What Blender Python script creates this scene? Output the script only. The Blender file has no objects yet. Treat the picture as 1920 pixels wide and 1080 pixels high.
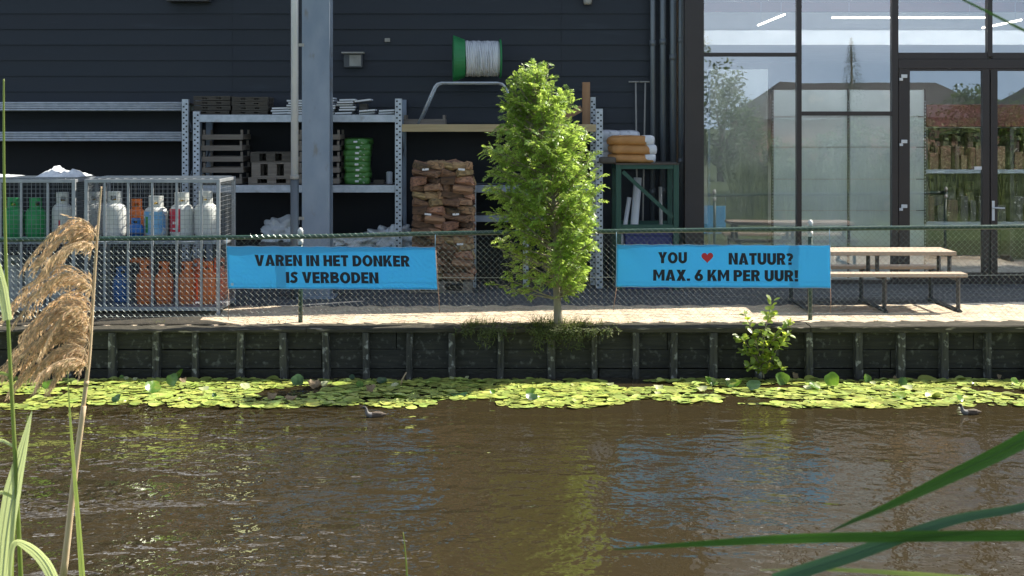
import bpy, math, random
from mathutils import Vector, Matrix, noise
R = math.radians
random.seed(7)
sc = bpy.context.scene
C = bpy.context.collection

# ------------------------------------------------------------------ camera, sky, sun, exposure
F = 2770.0          # focal length in photo pixels (1920 wide)
HY = 235.0          # horizon row
CZ = 2.2            # camera height over the far pavement
cd = bpy.data.cameras.new("camera")
cam = bpy.data.objects.new("camera", cd)
C.objects.link(cam)
cam.location = (0, 0, CZ)
cam.rotation_euler = (R(90), 0, 0)
cd.sensor_width = 36.0
cd.lens = F / 1920 * 36
cd.shift_y = -(540 - HY) / 1920
cd.clip_start = 0.05
cd.clip_end = 2000
cd.dof.use_dof = True
cd.dof.focus_distance = 17.0
cd.dof.aperture_fstop = 30.0
sc.camera = cam

SUN_EL, SUN_AZ = 47.0, 62.5     # azimuth from +Y towards +X
world = bpy.data.worlds.new("World")
sc.world = world
world.use_nodes = True
wn = world.node_tree
sky = wn.nodes.new("ShaderNodeTexSky")
sky.sky_type = 'NISHITA'
sky.sun_disc = False
sky.sun_elevation = R(SUN_EL)
sky.sun_rotation = R(SUN_AZ)
sky.air_density = 1.0
sky.dust_density = 0.6
sky.ozone_density = 2.0
# pale summer haze low over the horizon and a few bright clouds, mixed into the Nishita sky
_tc = wn.nodes.new('ShaderNodeTexCoord'); _sx = wn.nodes.new('ShaderNodeSeparateXYZ')
wn.links.new(_tc.outputs['Generated'], _sx.inputs[0])
_mr = wn.nodes.new('ShaderNodeMapRange'); _mr.interpolation_type = 'SMOOTHSTEP'
_mr.inputs[1].default_value = .30; _mr.inputs[2].default_value = .0; _mr.inputs[3].default_value = 0; _mr.inputs[4].default_value = .9
wn.links.new(_sx.outputs[2], _mr.inputs[0])
_mp = wn.nodes.new('ShaderNodeMapping'); _mp.inputs['Scale'].default_value = (2.2, 2.2, 7)
wn.links.new(_tc.outputs['Generated'], _mp.inputs[0])
_nz = wn.nodes.new('ShaderNodeTexNoise'); _nz.inputs['Scale'].default_value = 1.6; _nz.inputs['Detail'].default_value = 7
wn.links.new(_mp.outputs[0], _nz.inputs['Vector'])
_cr = wn.nodes.new('ShaderNodeMapRange'); _cr.inputs[1].default_value = .44; _cr.inputs[2].default_value = .60
wn.links.new(_nz.outputs[0], _cr.inputs[0])
_mh = wn.nodes.new('ShaderNodeMix'); _mh.data_type = 'RGBA'; _mh.inputs[7].default_value = (11.0, 14.8, 19.5, 1)
wn.links.new(_mr.outputs[0], _mh.inputs[0]); wn.links.new(sky.outputs[0], _mh.inputs[6])
_cm = wn.nodes.new('ShaderNodeMix'); _cm.data_type = 'RGBA'; _cm.inputs[7].default_value = (48.0, 48.5, 50.0, 1)
_cf = wn.nodes.new('ShaderNodeMath'); _cf.operation = 'MULTIPLY'; _cf.inputs[1].default_value = .9
_cb = wn.nodes.new('ShaderNodeMapRange'); _cb.interpolation_type = 'SMOOTHSTEP'     # the cloud bank stands on the sun's side
_cb.inputs[1].default_value = .05; _cb.inputs[2].default_value = .55; _cb.inputs[3].default_value = .12; _cb.inputs[4].default_value = 1.0
wn.links.new(_sx.outputs[1], _cb.inputs[0])
_cc = wn.nodes.new('ShaderNodeMath'); _cc.operation = 'MULTIPLY'
wn.links.new(_cb.outputs[0], _cc.inputs[0]); wn.links.new(_cr.outputs[0], _cc.inputs[1])
wn.links.new(_cc.outputs[0], _cf.inputs[0]); wn.links.new(_cf.outputs[0], _cm.inputs[0]); wn.links.new(_mh.outputs[2], _cm.inputs[6])
wn.links.new(_cm.outputs[2], wn.nodes['Background'].inputs[0])
wn.nodes['Background'].inputs[1].default_value = 0.05

sd = bpy.data.lights.new("sun", 'SUN')
sd.energy = 5.0
sd.angle = R(0.5)
sd.color = (1.0, 0.93, 0.80)
sun = bpy.data.objects.new("sun", sd)
C.objects.link(sun)
sv = Vector((math.cos(R(SUN_EL)) * math.sin(R(SUN_AZ)), math.cos(R(SUN_EL)) * math.cos(R(SUN_AZ)), math.sin(R(SUN_EL))))
sun.rotation_euler = (-sv).to_track_quat('-Z', 'Y').to_euler()
sun.location = (10, 10, 20)
sc.view_settings.view_transform = 'Standard'
sc.view_settings.look = 'None'
sc.view_settings.gamma = 1.0
sc.view_settings.exposure = 1.15
sc.render.engine = 'CYCLES'
sc.cycles.use_denoising = True
sc.cycles.max_bounces = 8
sc.cycles.transparent_max_bounces = 24
sc.cycles.caustics_reflective = False
sc.cycles.caustics_refractive = False

# ------------------------------------------------------------------ helpers
def P(px, py, Y):
    return Vector(((px - 960) / F * Y, Y, CZ - (py - HY) / F * Y))
def PX(px, Y): return (px - 960) / F * Y
def PZ(py, Y): return CZ - (py - HY) / F * Y

class MB:
    def __init__(s):
        s.v, s.f, s.m, s.s = [], [], [], []
    def add(s, verts, faces, mi=0, smooth=False):
        o = len(s.v)
        s.v += [tuple(p) for p in verts]
        for f in faces:
            s.f.append(tuple(i + o for i in f)); s.m.append(mi); s.s.append(smooth)
        return s
    def boxb(s, x0, x1, y0, y1, z0, z1, mi=0):
        v = [(x0,y0,z0),(x1,y0,z0),(x1,y1,z0),(x0,y1,z0),(x0,y0,z1),(x1,y0,z1),(x1,y1,z1),(x0,y1,z1)]
        return s.add(v, [(0,3,2,1),(4,5,6,7),(0,1,5,4),(1,2,6,5),(2,3,7,6),(3,0,4,7)], mi)
    def box(s, c, size, M=None, mi=0):
        hx, hy, hz = size[0]/2, size[1]/2, size[2]/2
        v = [Vector(p) for p in [(-hx,-hy,-hz),(hx,-hy,-hz),(hx,hy,-hz),(-hx,hy,-hz),(-hx,-hy,hz),(hx,-hy,hz),(hx,hy,hz),(-hx,hy,hz)]]
        if M is not None: v = [M @ p for p in v]
        c = Vector(c)
        return s.add([p + c for p in v], [(0,3,2,1),(4,5,6,7),(0,1,5,4),(1,2,6,5),(2,3,7,6),(3,0,4,7)], mi)
    def tube(s, pts, r, n=8, mi=0, smooth=True, cap=True):
        pts = [Vector(p) for p in pts]
        rs = r if isinstance(r, (list, tuple)) else [r] * len(pts)
        vs = []; up = None
        for i, p in enumerate(pts):
            d = (pts[min(i+1, len(pts)-1)] - pts[max(i-1, 0)])
            d = d.normalized() if d.length > 1e-9 else Vector((0,0,1))
            if up is None:
                up = Vector((0,0,1)) if abs(d.z) < .9 else Vector((1,0,0))
            a = d.cross(up)
            a = a.normalized() if a.length > 1e-6 else d.orthogonal().normalized()
            b = a.cross(d).normalized()
            up = b
            for k in range(n):
                t = 2*math.pi*k/n
                vs.append(p + (a*math.cos(t) + b*math.sin(t)) * rs[i])
        fs = []
        for i in range(len(pts)-1):
            for k in range(n):
                k2 = (k+1) % n
                fs.append((i*n+k, i*n+k2, (i+1)*n+k2, (i+1)*n+k))
        s.add(vs, fs, mi, smooth)
        if cap and n > 2:
            o = len(s.v) - len(vs)
            s.f.append(tuple(o + k for k in range(n))[::-1]); s.m.append(mi); s.s.append(False)
            s.f.append(tuple(o + (len(pts)-1)*n + k for k in range(n))); s.m.append(mi); s.s.append(False)
        return s
    def lathe(s, prof, n=24, c=(0,0,0), mi=0, smooth=True):
        c = Vector(c); vs = []; fs = []
        for r, z in prof:
            for k in range(n):
                t = 2*math.pi*k/n
                vs.append(c + Vector((r*math.cos(t), r*math.sin(t), z)))
        for i in range(len(prof)-1):
            for k in range(n):
                k2 = (k+1) % n
                fs.append((i*n+k, i*n+k2, (i+1)*n+k2, (i+1)*n+k))
        return s.add(vs, fs, mi, smooth)
    def ell(s, c, rad, n=12, m=8, e=1.0, amp=0, seed=0, nf=3.0, mi=0, M=None):
        """superellipsoid blob with noise"""
        vs = []; fs = []; c = Vector(c)
        sp = lambda a, e: math.copysign(abs(a)**e, a)
        so = Vector((seed*3.1, seed*1.7, seed*.9))
        for i in range(m+1):
            ph = -math.pi/2 + math.pi*i/m
            for k in range(n):
                t = 2*math.pi*k/n
                p = Vector((sp(math.cos(ph),e)*sp(math.cos(t),e)*rad[0], sp(math.cos(ph),e)*sp(math.sin(t),e)*rad[1], sp(math.sin(ph),e)*rad[2]))
                if amp:
                    p = p * (1 + amp*noise.noise(p*nf + so))
                if M is not None: p = M @ p
                vs.append(c + p)
        for i in range(m):
            for k in range(n):
                k2 = (k+1) % n
                fs.append((i*n+k, i*n+k2, (i+1)*n+k2, (i+1)*n+k))
        return s.add(vs, fs, mi, True)
    def blade(s, pts, ws, side, fold=0.25, mi=0):
        """leaf blade: centre line, half widths, side vector(s); V fold"""
        vs = []; fs = []
        pts = [Vector(p) for p in pts]
        for i, p in enumerate(pts):
            sd_ = Vector(side[i] if isinstance(side, list) else side).normalized()
            d = (pts[min(i+1,len(pts)-1)] - pts[max(i-1,0)]).normalized()
            nrm = d.cross(sd_).normalized()
            vs += [p - sd_*ws[i] + nrm*ws[i]*fold, p, p + sd_*ws[i] + nrm*ws[i]*fold]
        for i in range(len(pts)-1):
            a = i*3
            fs += [(a, a+1, a+4, a+3), (a+1, a+2, a+5, a+4)]
        return s.add(vs, fs, mi, True)
    def leaf(s, p, d, nrm, L, W, fold=.2, mi=0, droop=0.0):
        d = Vector(d).normalized(); sdv = d.cross(nrm)
        sdv = sdv.normalized() if sdv.length > 1e-6 else d.orthogonal().normalized()
        n2 = sdv.cross(d).normalized()
        p = Vector(p)
        a = p + d*L*.35 ; b = p + d*L*.7 - n2*droop*L*.5; t = p + d*L - n2*droop*L
        v = [p, a - sdv*W + n2*W*fold, a, a + sdv*W + n2*W*fold, b - sdv*W*.75 + n2*W*fold*.7, b, b + sdv*W*.75 + n2*W*fold*.7, t]
        return s.add(v, [(0,2,1),(0,3,2),(1,2,5,4),(2,3,6,5),(4,5,7),(5,6,7)], mi, False)
    def build(s, name, mats, parent=None, bevel=0, sub=0):
        me = bpy.data.meshes.new(name)
        me.from_pydata(s.v, [], s.f)
        if not isinstance(mats, (list, tuple)): mats = [mats]
        for m in mats: me.materials.append(m)
        me.polygons.foreach_set('material_index', s.m)
        me.polygons.foreach_set('use_smooth', s.s)
        me.update()
        o = bpy.data.objects.new(name, me)
        C.objects.link(o)
        if parent is not None: put(o, parent)
        if bevel:
            b = o.modifiers.new('bevel', 'BEVEL'); b.width = bevel; b.segments = 2; b.limit_method = 'ANGLE'; b.angle_limit = R(40)
        if sub:
            b = o.modifiers.new('sub', 'SUBSURF'); b.levels = sub; b.render_levels = sub
        return o

def put(o, parent):
    """parent o; geometry made in world space keeps its place under an Empty that was placed with world=True"""
    o.parent = parent
    r = parent
    while r.parent is not None: r = r.parent
    if parent is r and r.get('_w'):
        o.location = -r.location
def fin():
    for o in C.objects:
        if '_w' in o: del o['_w']
def tag(o, label=None, cat=None, group=None, kind=None):
    if label: o['label'] = label
    if cat: o['category'] = cat
    if group: o['group'] = group
    if kind: o['kind'] = kind
    return o
def thing(name, label, cat, loc=(0,0,0), group=None, rz=0, world=False):
    o = bpy.data.objects.new(name, None); C.objects.link(o)
    o.empty_display_size = .1
    o.location = loc; o.rotation_euler = (0,0,rz)
    if world: o['_w'] = 1
    return tag(o, label, cat, group)
def copy_tree(o, loc=None, label=None, rz=None, parent=None, group=None):
    c = o.copy(); C.objects.link(c)
    if parent is not None: c.parent = parent
    if loc is not None: c.location = loc
    if rz is not None: c.rotation_euler = (0,0,rz)
    if label: c['label'] = label
    if group: c['group'] = group
    for ch in list(o.children): copy_tree(ch, parent=c)
    return c
NTH = ['bottom', 'second from the bottom', 'third from the bottom', 'fourth from the bottom', 'fifth from the bottom', 'sixth from the bottom', 'seventh from the bottom', 'eighth from the bottom', 'ninth from the bottom']
def nth(i, n): return 'topmost' if i == n-1 else NTH[i]

# ------------------------------------------------------------------ materials
def rgb(c): return (c[0], c[1], c[2], 1.0)
def mat(name, c1, c2=None, scale=6.0, rough=.6, metal=0.0, bump=0.0, bscale=30.0, stretch=(1,1,1), isl=0.0, c3=None,
        c3cut=(.6,.7), c3scale=12.0, transl=None, tmix=.4, c3iso=False, spec=.5, coat=0.0, detail=5.0):
    m = bpy.data.materials.new(name); m.use_nodes = True
    nt = m.node_tree; N = nt.nodes; L = nt.links
    b = N['Principled BSDF']; out = N['Material Output']
    b.inputs['Roughness'].default_value = rough
    b.inputs['Metallic'].default_value = metal
    b.inputs['Specular IOR Level'].default_value = spec
    if coat: b.inputs['Coat Weight'].default_value = coat
    tc = N.new('ShaderNodeTexCoord'); mp = N.new('ShaderNodeMapping')
    mp.inputs['Scale'].default_value = stretch
    L.new(tc.outputs['Object'], mp.inputs[0])
    nz = N.new('ShaderNodeTexNoise'); nz.inputs['Scale'].default_value = scale; nz.inputs['Detail'].default_value = detail
    L.new(mp.outputs[0], nz.inputs['Vector'])
    mr = N.new('ShaderNodeMapRange'); mr.inputs[1].default_value = .32; mr.inputs[2].default_value = .68
    L.new(nz.outputs[0], mr.inputs[0])
    mx = N.new('ShaderNodeMix'); mx.data_type = 'RGBA'
    mx.inputs[6].default_value = rgb(c1); mx.inputs[7].default_value = rgb(c2 if c2 else c1)
    L.new(mr.outputs[0], mx.inputs[0])
    col = mx.outputs[2]
    if c3:
        n3 = N.new('ShaderNodeTexNoise'); n3.inputs['Scale'].default_value = c3scale; n3.inputs['Detail'].default_value = 6
        L.new((tc.outputs['Object'] if c3iso else mp.outputs[0]), n3.inputs['Vector'])
        r3 = N.new('ShaderNodeMapRange'); r3.inputs[1].default_value = c3cut[0]; r3.inputs[2].default_value = c3cut[1]
        L.new(n3.outputs[0], r3.inputs[0])
        m3 = N.new('ShaderNodeMix'); m3.data_type = 'RGBA'; m3.inputs[7].default_value = rgb(c3)
        L.new(r3.outputs[0], m3.inputs[0]); L.new(col, m3.inputs[6]); col = m3.outputs[2]
    if isl:
        ge = N.new('ShaderNodeNewGeometry')
        mri = N.new('ShaderNodeMapRange'); mri.inputs[3].default_value = 1 - isl; mri.inputs[4].default_value = 1 + isl
        L.new(ge.outputs['Random Per Island'], mri.inputs[0])
        hs = N.new('ShaderNodeHueSaturation')
        L.new(mri.outputs[0], hs.inputs['Value']); L.new(col, hs.inputs['Color'])
        m2 = N.new('ShaderNodeMath'); m2.operation = 'MULTIPLY_ADD'; m2.inputs[1].default_value = 7.13; m2.inputs[2].default_value = .3
        fr = N.new('ShaderNodeMath'); fr.operation = 'FRACT'
        L.new(ge.outputs['Random Per Island'], m2.inputs[0]); L.new(m2.outputs[0], fr.inputs[0])
        mh = N.new('ShaderNodeMapRange'); mh.inputs[3].default_value = .5 - isl*.05; mh.inputs[4].default_value = .5 + isl*.05
        L.new(fr.outputs[0], mh.inputs[0]); L.new(mh.outputs[0], hs.inputs['Hue'])
        col = hs.outputs[0]
    L.new(col, b.inputs['Base Color'])
    rr = N.new('ShaderNodeMapRange'); rr.inputs[3].default_value = max(.02, rough - .08); rr.inputs[4].default_value = min(1, rough + .1)
    L.new(nz.outputs[0], rr.inputs[0]); L.new(rr.outputs[0], b.inputs['Roughness'])
    if bump:
        nb = N.new('ShaderNodeTexNoise'); nb.inputs['Scale'].default_value = bscale; nb.inputs['Detail'].default_value = 5
        L.new(mp.outputs[0], nb.inputs['Vector'])
        bp = N.new('ShaderNodeBump'); bp.inputs['Strength'].default_value = bump; bp.inputs['Distance'].default_value = .01
        L.new(nb.outputs[0], bp.inputs['Height']); L.new(bp.outputs[0], b.inputs['Normal'])
    if transl:
        tr = N.new('ShaderNodeBsdfTranslucent')
        if isl:
            ml = N.new('ShaderNodeMix'); ml.data_type = 'RGBA'; ml.blend_type = 'MULTIPLY'; ml.inputs[0].default_value = 1
            ml.inputs[6].default_value = rgb(transl)
            cv = N.new('ShaderNodeCombineColor')
            for k in range(3): L.new(mri.outputs[0], cv.inputs[k])
            L.new(cv.outputs[0], ml.inputs[7]); L.new(ml.outputs[2], tr.inputs[0])
        else:
            tr.inputs[0].default_value = rgb(transl)
        ms = N.new('ShaderNodeMixShader'); ms.inputs[0].default_value = tmix
        L.new(b.outputs[0], ms.inputs[1]); L.new(tr.outputs[0], ms.inputs[2]); L.new(ms.outputs[0], out.inputs[0])
    return m

M = {}
M['clad'] = mat('black_cladding', (.0065,.0108,.018), (.0098,.0155,.0245), scale=2.2, rough=.55, bump=.15, bscale=50, stretch=(.4,1,3), isl=.10, c3=(.020,.028,.040), c3cut=(.62,.8), c3scale=3)
M['roof'] = mat('roofing', (.08,.08,.085), (.11,.11,.11), rough=.8)
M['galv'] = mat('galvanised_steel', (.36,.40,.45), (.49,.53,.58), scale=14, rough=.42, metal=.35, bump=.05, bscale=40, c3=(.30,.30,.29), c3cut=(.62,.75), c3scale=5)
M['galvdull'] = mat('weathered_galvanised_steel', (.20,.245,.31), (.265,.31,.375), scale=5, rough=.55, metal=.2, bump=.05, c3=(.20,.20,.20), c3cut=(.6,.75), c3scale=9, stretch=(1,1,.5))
M['rackshade'] = mat('black_shade_sheet', (.010,.012,.015), (.014,.016,.02), rough=.8)  # near-black colour stands in for deep shade in the racks
M['greypipe'] = mat('grey_pipe', (.12,.14,.155), (.18,.20,.215), scale=3, rough=.4, metal=.3, stretch=(1,1,.2))
M['cage'] = mat('dull_cage_steel', (.27,.29,.31), (.36,.38,.40), scale=9, rough=.45, metal=.3)
M['cagewire'] = mat('cage_wire', (.16,.175,.19), (.22,.235,.25), scale=9, rough=.45, metal=.3)
M['hole'] = mat('dark_hole', (.01,.011,.012), rough=.8)
M['zincpipe'] = mat('zinc_pipe', (.58,.60,.62), (.70,.71,.71), scale=3, rough=.4, metal=.1, stretch=(1,1,.3))
M['zincold'] = mat('old_zinc_pipe', (.26,.25,.22), (.38,.37,.34), scale=5, rough=.6, metal=.1, stretch=(1,1,.4))
M['darkpipe'] = mat('dark_grey_pipe', (.06,.065,.07), (.09,.095,.10), scale=3, rough=.5, metal=.2, stretch=(1,1,.2))
M['brown'] = mat('brown_coated_aluminium', (.028,.019,.017), (.036,.026,.023), scale=3, rough=.4, bump=.02)
M['steelwhite'] = mat('white_metal', (.75,.76,.77), (.68,.69,.70), rough=.35)
M['chrome'] = mat('brushed_steel', (.6,.6,.6), (.7,.7,.7), rough=.3, metal=.9)
M['wood_old'] = mat('weathered_wood', (.16,.135,.11), (.24,.21,.175), scale=5, rough=.85, bump=.3, stretch=(.5,6,6), isl=.25)
M['wood_dark'] = mat('dark_weathered_wood', (.06,.052,.042), (.10,.088,.07), scale=5, rough=.85, bump=.3, stretch=(.5,6,6), isl=.3)
M['wood_new'] = mat('fresh_wood', (.42,.26,.13), (.50,.33,.18), scale=5, rough=.7, bump=.15, stretch=(.5,5,5), isl=.12)
M['wood_yellow'] = mat('yellow_timber', (.36,.28,.15), (.44,.35,.2), scale=5, rough=.7, bump=.15, stretch=(.4,6,6))
M['wood_post'] = mat('brown_timber', (.26,.14,.07), (.33,.19,.10), scale=5, rough=.7, bump=.2, stretch=(6,6,.5))
M['table'] = mat('table_timber', (.38,.29,.21), (.47,.37,.28), scale=4, rough=.65, bump=.15, stretch=(.4,8,8), isl=.1)
M['blacksteel'] = mat('black_steel', (.02,.021,.023), (.03,.031,.033), rough=.45)
M['quay'] = mat('tarred_quay_timber', (.022,.023,.020), (.045,.044,.036), scale=6, rough=.8, bump=.6, bscale=24, stretch=(.45,5,5), isl=.30, c3=(.12,.125,.11), c3cut=(.57,.72), c3scale=16, c3iso=True)
M['quaywet'] = mat('wet_quay_timber', (.010,.011,.009), (.018,.018,.014), scale=6, rough=.35, bump=.5)
M['quaypost'] = mat('quay_post_timber', (.040,.041,.036), (.095,.092,.078), scale=7, rough=.85, bump=.7, bscale=30, stretch=(5,5,.6), isl=.35, c3=(.32,.32,.29), c3cut=(.57,.66), c3scale=15, c3iso=True)
M['coping'] = mat('mossy_coping_timber', (.030,.028,.018), (.075,.066,.046), scale=8, rough=.9, bump=.8, bscale=22, stretch=(.5,4,4), c3=(.30,.26,.20), c3cut=(.62,.68), c3scale=9)
M['brick'] = mat('clinker_paving', (.45,.36,.26), (.55,.45,.33), scale=14, rough=.85, bump=.3, bscale=60, isl=.15, c3=(.29,.235,.175), c3cut=(.58,.75), c3scale=3)
M['shadepaver'] = mat('shade_toned_paver', (.055,.059,.066), (.085,.09,.098), scale=10, rough=.85, bump=.3, bscale=60, isl=.15)  # dark grey tone carries the shade on the yard
M['shaded_soil'] = mat('shade_toned_soil', (.018,.016,.011), (.045,.038,.026), scale=14, rough=.95, bump=.8, bscale=40, c3=(.20,.17,.12), c3cut=(.66,.70), c3scale=22)
M['sand'] = mat('sandy_joint', (.20,.155,.11), (.27,.21,.15), scale=30, rough=.95, bump=.3)
M['grassground'] = mat('grassy_ground', (.045,.075,.02), (.08,.11,.035), scale=3, rough=.95, bump=.6, bscale=20)
M['concrete'] = mat('concrete', (.28,.28,.27), (.36,.36,.34), scale=3, rough=.85, bump=.2)
M['green_fence'] = mat('green_coated_tube', (.012,.045,.03), (.018,.06,.04), rough=.35, spec=.6)
M['fence_wire'] = mat('green_grey_wire', (.30,.35,.33), (.42,.47,.45), scale=30, rough=.24, metal=.45)
M['capgrey'] = mat('grey_cap', (.5,.52,.52), (.6,.62,.62), rough=.5)
M['banner'] = mat('blue_banner_cloth', (.095,.53,.95), (.105,.56,.97), scale=3, rough=.6, bump=.015, bscale=4, transl=(.20,.76,1.0), tmix=.38)
M['ink'] = mat('dark_ink', (.010,.012,.022), rough=.65)
M['heart'] = mat('red_ink', (.55,.03,.035), rough=.65)
M['hem'] = mat('pale_hem', (.35,.55,.75), rough=.7)
M['rope'] = mat('thin_rope', (.40,.24,.17), (.5,.3,.2), rough=.9)
M['bot_grey'] = mat('light_grey_paint', (.55,.57,.55), (.62,.64,.61), scale=8, rough=.4, c3=(.40,.38,.34), c3cut=(.64,.74))
M['bot_orange'] = mat('orange_paint', (.74,.17,.03), (.80,.21,.04), scale=8, rough=.42, c3=(.40,.10,.03), c3cut=(.6,.72), c3scale=16)
M['bot_green'] = mat('green_paint', (.02,.26,.075), (.03,.33,.10), scale=8, rough=.42, c3=(.02,.18,.06), c3cut=(.6,.7))
M['bot_blue'] = mat('blue_paint', (.02,.13,.42), (.03,.17,.5), scale=8, rough=.42)
M['red'] = mat('red_label', (.50,.02,.05), (.56,.03,.06), rough=.5)
M['white'] = mat('white_label', (.7,.7,.7), (.76,.76,.76), rough=.5)
M['sky_label'] = mat('blue_landscape_label', (.10,.32,.62), (.25,.5,.72), scale=9, rough=.5, c3=(.55,.62,.6), c3cut=(.55,.62), c3scale=14)
M['greenlab'] = mat('green_label', (.05,.25,.06), rough=.5)
M['brass'] = mat('brass_valve', (.35,.25,.08), rough=.4, metal=.8)
M['plastic'] = mat('white_plastic_film', (.62,.66,.70), (.74,.78,.80), scale=12, rough=.35, bump=.5, bscale=18, c3=(.42,.48,.55), c3cut=(.6,.7))
M['bag_green'] = mat('green_sack', (.045,.16,.03), (.07,.22,.045), scale=9, rough=.4, bump=.4, bscale=14, c3=(.38,.45,.34), c3cut=(.68,.72), c3scale=11)
M['bag_orange'] = mat('orange_brown_sack', (.36,.17,.05), (.44,.22,.07), scale=9, rough=.5, bump=.4, bscale=14)
M['bag_white'] = mat('white_sack', (.55,.58,.62), (.64,.66,.7), scale=9, rough=.5, bump=.4, bscale=14, c3=(.30,.33,.37), c3cut=(.58,.68))
M['board_white'] = mat('white_board', (.72,.74,.76), (.62,.64,.66), scale=10, rough=.55, stretch=(1,4,8))
M['log'] = mat('split_firewood', (.17,.095,.055), (.36,.215,.12), scale=9, rough=.9, bump=.6, stretch=(.6,4,4), isl=.6, c3=(.10,.07,.05), c3cut=(.55,.65))
M['greensteel'] = mat('green_painted_steel', (.012,.06,.04), (.018,.075,.05), scale=5, rough=.5)
M['navy'] = mat('navy_plastic', (.012,.02,.12), (.02,.03,.16), rough=.5)
M['reel_green'] = mat('green_reel_plastic', (.015,.17,.05), (.02,.21,.065), rough=.5, scale=5)
M['cable'] = mat('white_cable', (.55,.57,.60), (.68,.70,.72), scale=6, rough=.6, stretch=(9,1,1), bump=.8, bscale=14)
M['panel'] = mat('grey_display_panel', (.66,.76,.78), (.74,.83,.86), scale=3, rough=.6, bump=.05, isl=.10, c3=(.86,.88,.87), c3cut=(.6,.75), c3scale=2.5)
M['panel_dark'] = mat('dark_display_panel', (.20,.22,.21), (.27,.29,.28), scale=2, rough=.6)
M['inner_white'] = mat('interior_white', (.72,.72,.71), (.66,.66,.65), scale=2, rough=.8)
M['inner_floor'] = mat('interior_floor', (.22,.22,.21), (.28,.28,.27), rough=.5)
M['inner_red'] = mat('red_steel', (.05,.006,.006), (.07,.008,.008), rough=.6)
M['goods'] = mat('mixed_goods', (.16,.085,.045), (.30,.19,.11), scale=8, rough=.7, isl=.6)
M['darkroof'] = mat('dark_roof_tile', (.045,.042,.042), (.075,.07,.068), scale=8, rough=.8, bump=.3)
M['housebrick'] = mat('house_brick', (.25,.14,.10), (.32,.2,.14), scale=20, rough=.9)
M['trunk'] = mat('young_bark', (.22,.19,.13), (.33,.29,.21), scale=20, rough=.9, bump=.5, bscale=40, stretch=(1,1,.3))
M['bark'] = mat('dark_bark', (.10,.08,.055), (.16,.13,.09), scale=14, rough=.95, bump=.6)
M['ash_leaf'] = mat('ash_leaf', (.14,.235,.04), (.205,.315,.06), scale=2.5, rough=.33, isl=.45, transl=(.56,.76,.14), tmix=.40)
M['alder_leaf'] = mat('sapling_leaf', (.16,.24,.04), (.22,.30,.06), scale=8, rough=.4, isl=.3, transl=(.60,.72,.10), tmix=.42)
M['bush_leaf'] = mat('bush_leaf', (.045,.085,.02), (.08,.13,.03), scale=3, rough=.5, isl=.4, transl=(.18,.26,.04), tmix=.35)
M['bank_leaf'] = mat('bank_leaf', (.09,.13,.05), (.15,.19,.08), scale=3, rough=.5, isl=.4, transl=(.3,.36,.12), tmix=.35)
M['conifer_leaf'] = mat('conifer_leaf', (.02,.05,.025), (.035,.075,.035), scale=3, rough=.6, isl=.4)
M['weed'] = mat('weedy_grass', (.07,.10,.03), (.14,.16,.06), scale=8, rough=.6, isl=.5, transl=(.26,.32,.07), tmix=.35)
M['pad'] = mat('lily_pad', (.25,.315,.06), (.33,.385,.095), scale=5, rough=.38, isl=.42, c3=(.33,.28,.09), c3cut=(.62,.72), c3scale=9)
M['pad_green'] = mat('green_lily_leaf', (.07,.16,.02), (.12,.23,.03), scale=14, rough=.3, isl=.15, c3=(.22,.27,.05), c3cut=(.52,.6), transl=(.30,.50,.04), tmix=.35)
M['pad_dark'] = mat('dark_lily_leaf', (.025,.065,.03), (.04,.09,.04), scale=9, rough=.3, isl=.15, transl=(.10,.2,.04), tmix=.3)
M['pad_pale'] = mat('pale_lily_leaf', (.36,.39,.18), (.50,.52,.32), scale=9, rough=.4, transl=(.4,.45,.2), tmix=.2)
M['pad_brown'] = mat('withered_lily_leaf', (.20,.14,.075), (.33,.25,.16), scale=14, rough=.7, bump=.4, transl=(.3,.2,.08), tmix=.25)
M['reed_green'] = mat('green_reed', (.16,.22,.05), (.24,.28,.08), scale=30, rough=.45, stretch=(8,8,.4), transl=(.40,.5,.12), tmix=.35)
M['reed_pale'] = mat('pale_reed_leaf', (.26,.32,.13), (.38,.43,.22), scale=40, rough=.45, stretch=(10,10,.3), transl=(.6,.68,.3), tmix=.45)
M['reed_dark'] = mat('dark_reed_leaf', (.018,.058,.012), (.030,.085,.017), scale=30, rough=.4, stretch=(.4,8,8), transl=(.05,.14,.018), tmix=.35)
M['reed_blue'] = mat('bluish_reed_leaf', (.018,.060,.030), (.028,.082,.042), scale=30, rough=.35, stretch=(.4,8,8), transl=(.08,.20,.07), tmix=.3)
M['reed_green_rib'] = mat('green_reed_rib', (.26,.33,.10), (.32,.37,.14), scale=30, rough=.5)
M['reed_pale_rib'] = mat('pale_reed_rib', (.42,.47,.26), (.5,.54,.33), scale=30, rough=.5)
M['reed_dark_rib'] = mat('dark_reed_rib', (.035,.095,.022), (.05,.12,.03), scale=30, rough=.5)
M['reed_blue_rib'] = mat('bluish_reed_rib', (.035,.095,.05), (.05,.12,.06), scale=30, rough=.5)
M['reed_dry'] = mat('dry_reed_stem', (.42,.30,.18), (.55,.42,.27), scale=25, rough=.6, stretch=(6,6,.5))
M['plume'] = mat('reed_plume', (.52,.37,.22), (.68,.52,.33), scale=30, rough=.7, isl=.45, transl=(.82,.58,.33), tmix=.4)
M['feather'] = mat('brown_feather', (.055,.042,.032), (.13,.10,.075), scale=30, rough=.8, bump=.3)
M['feather_dark'] = mat('dark_feather', (.02,.02,.02), (.04,.04,.04), scale=30, rough=.7)
M['feather_pale'] = mat('pale_feather', (.13,.125,.12), (.22,.21,.20), scale=30, rough=.7)

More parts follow.
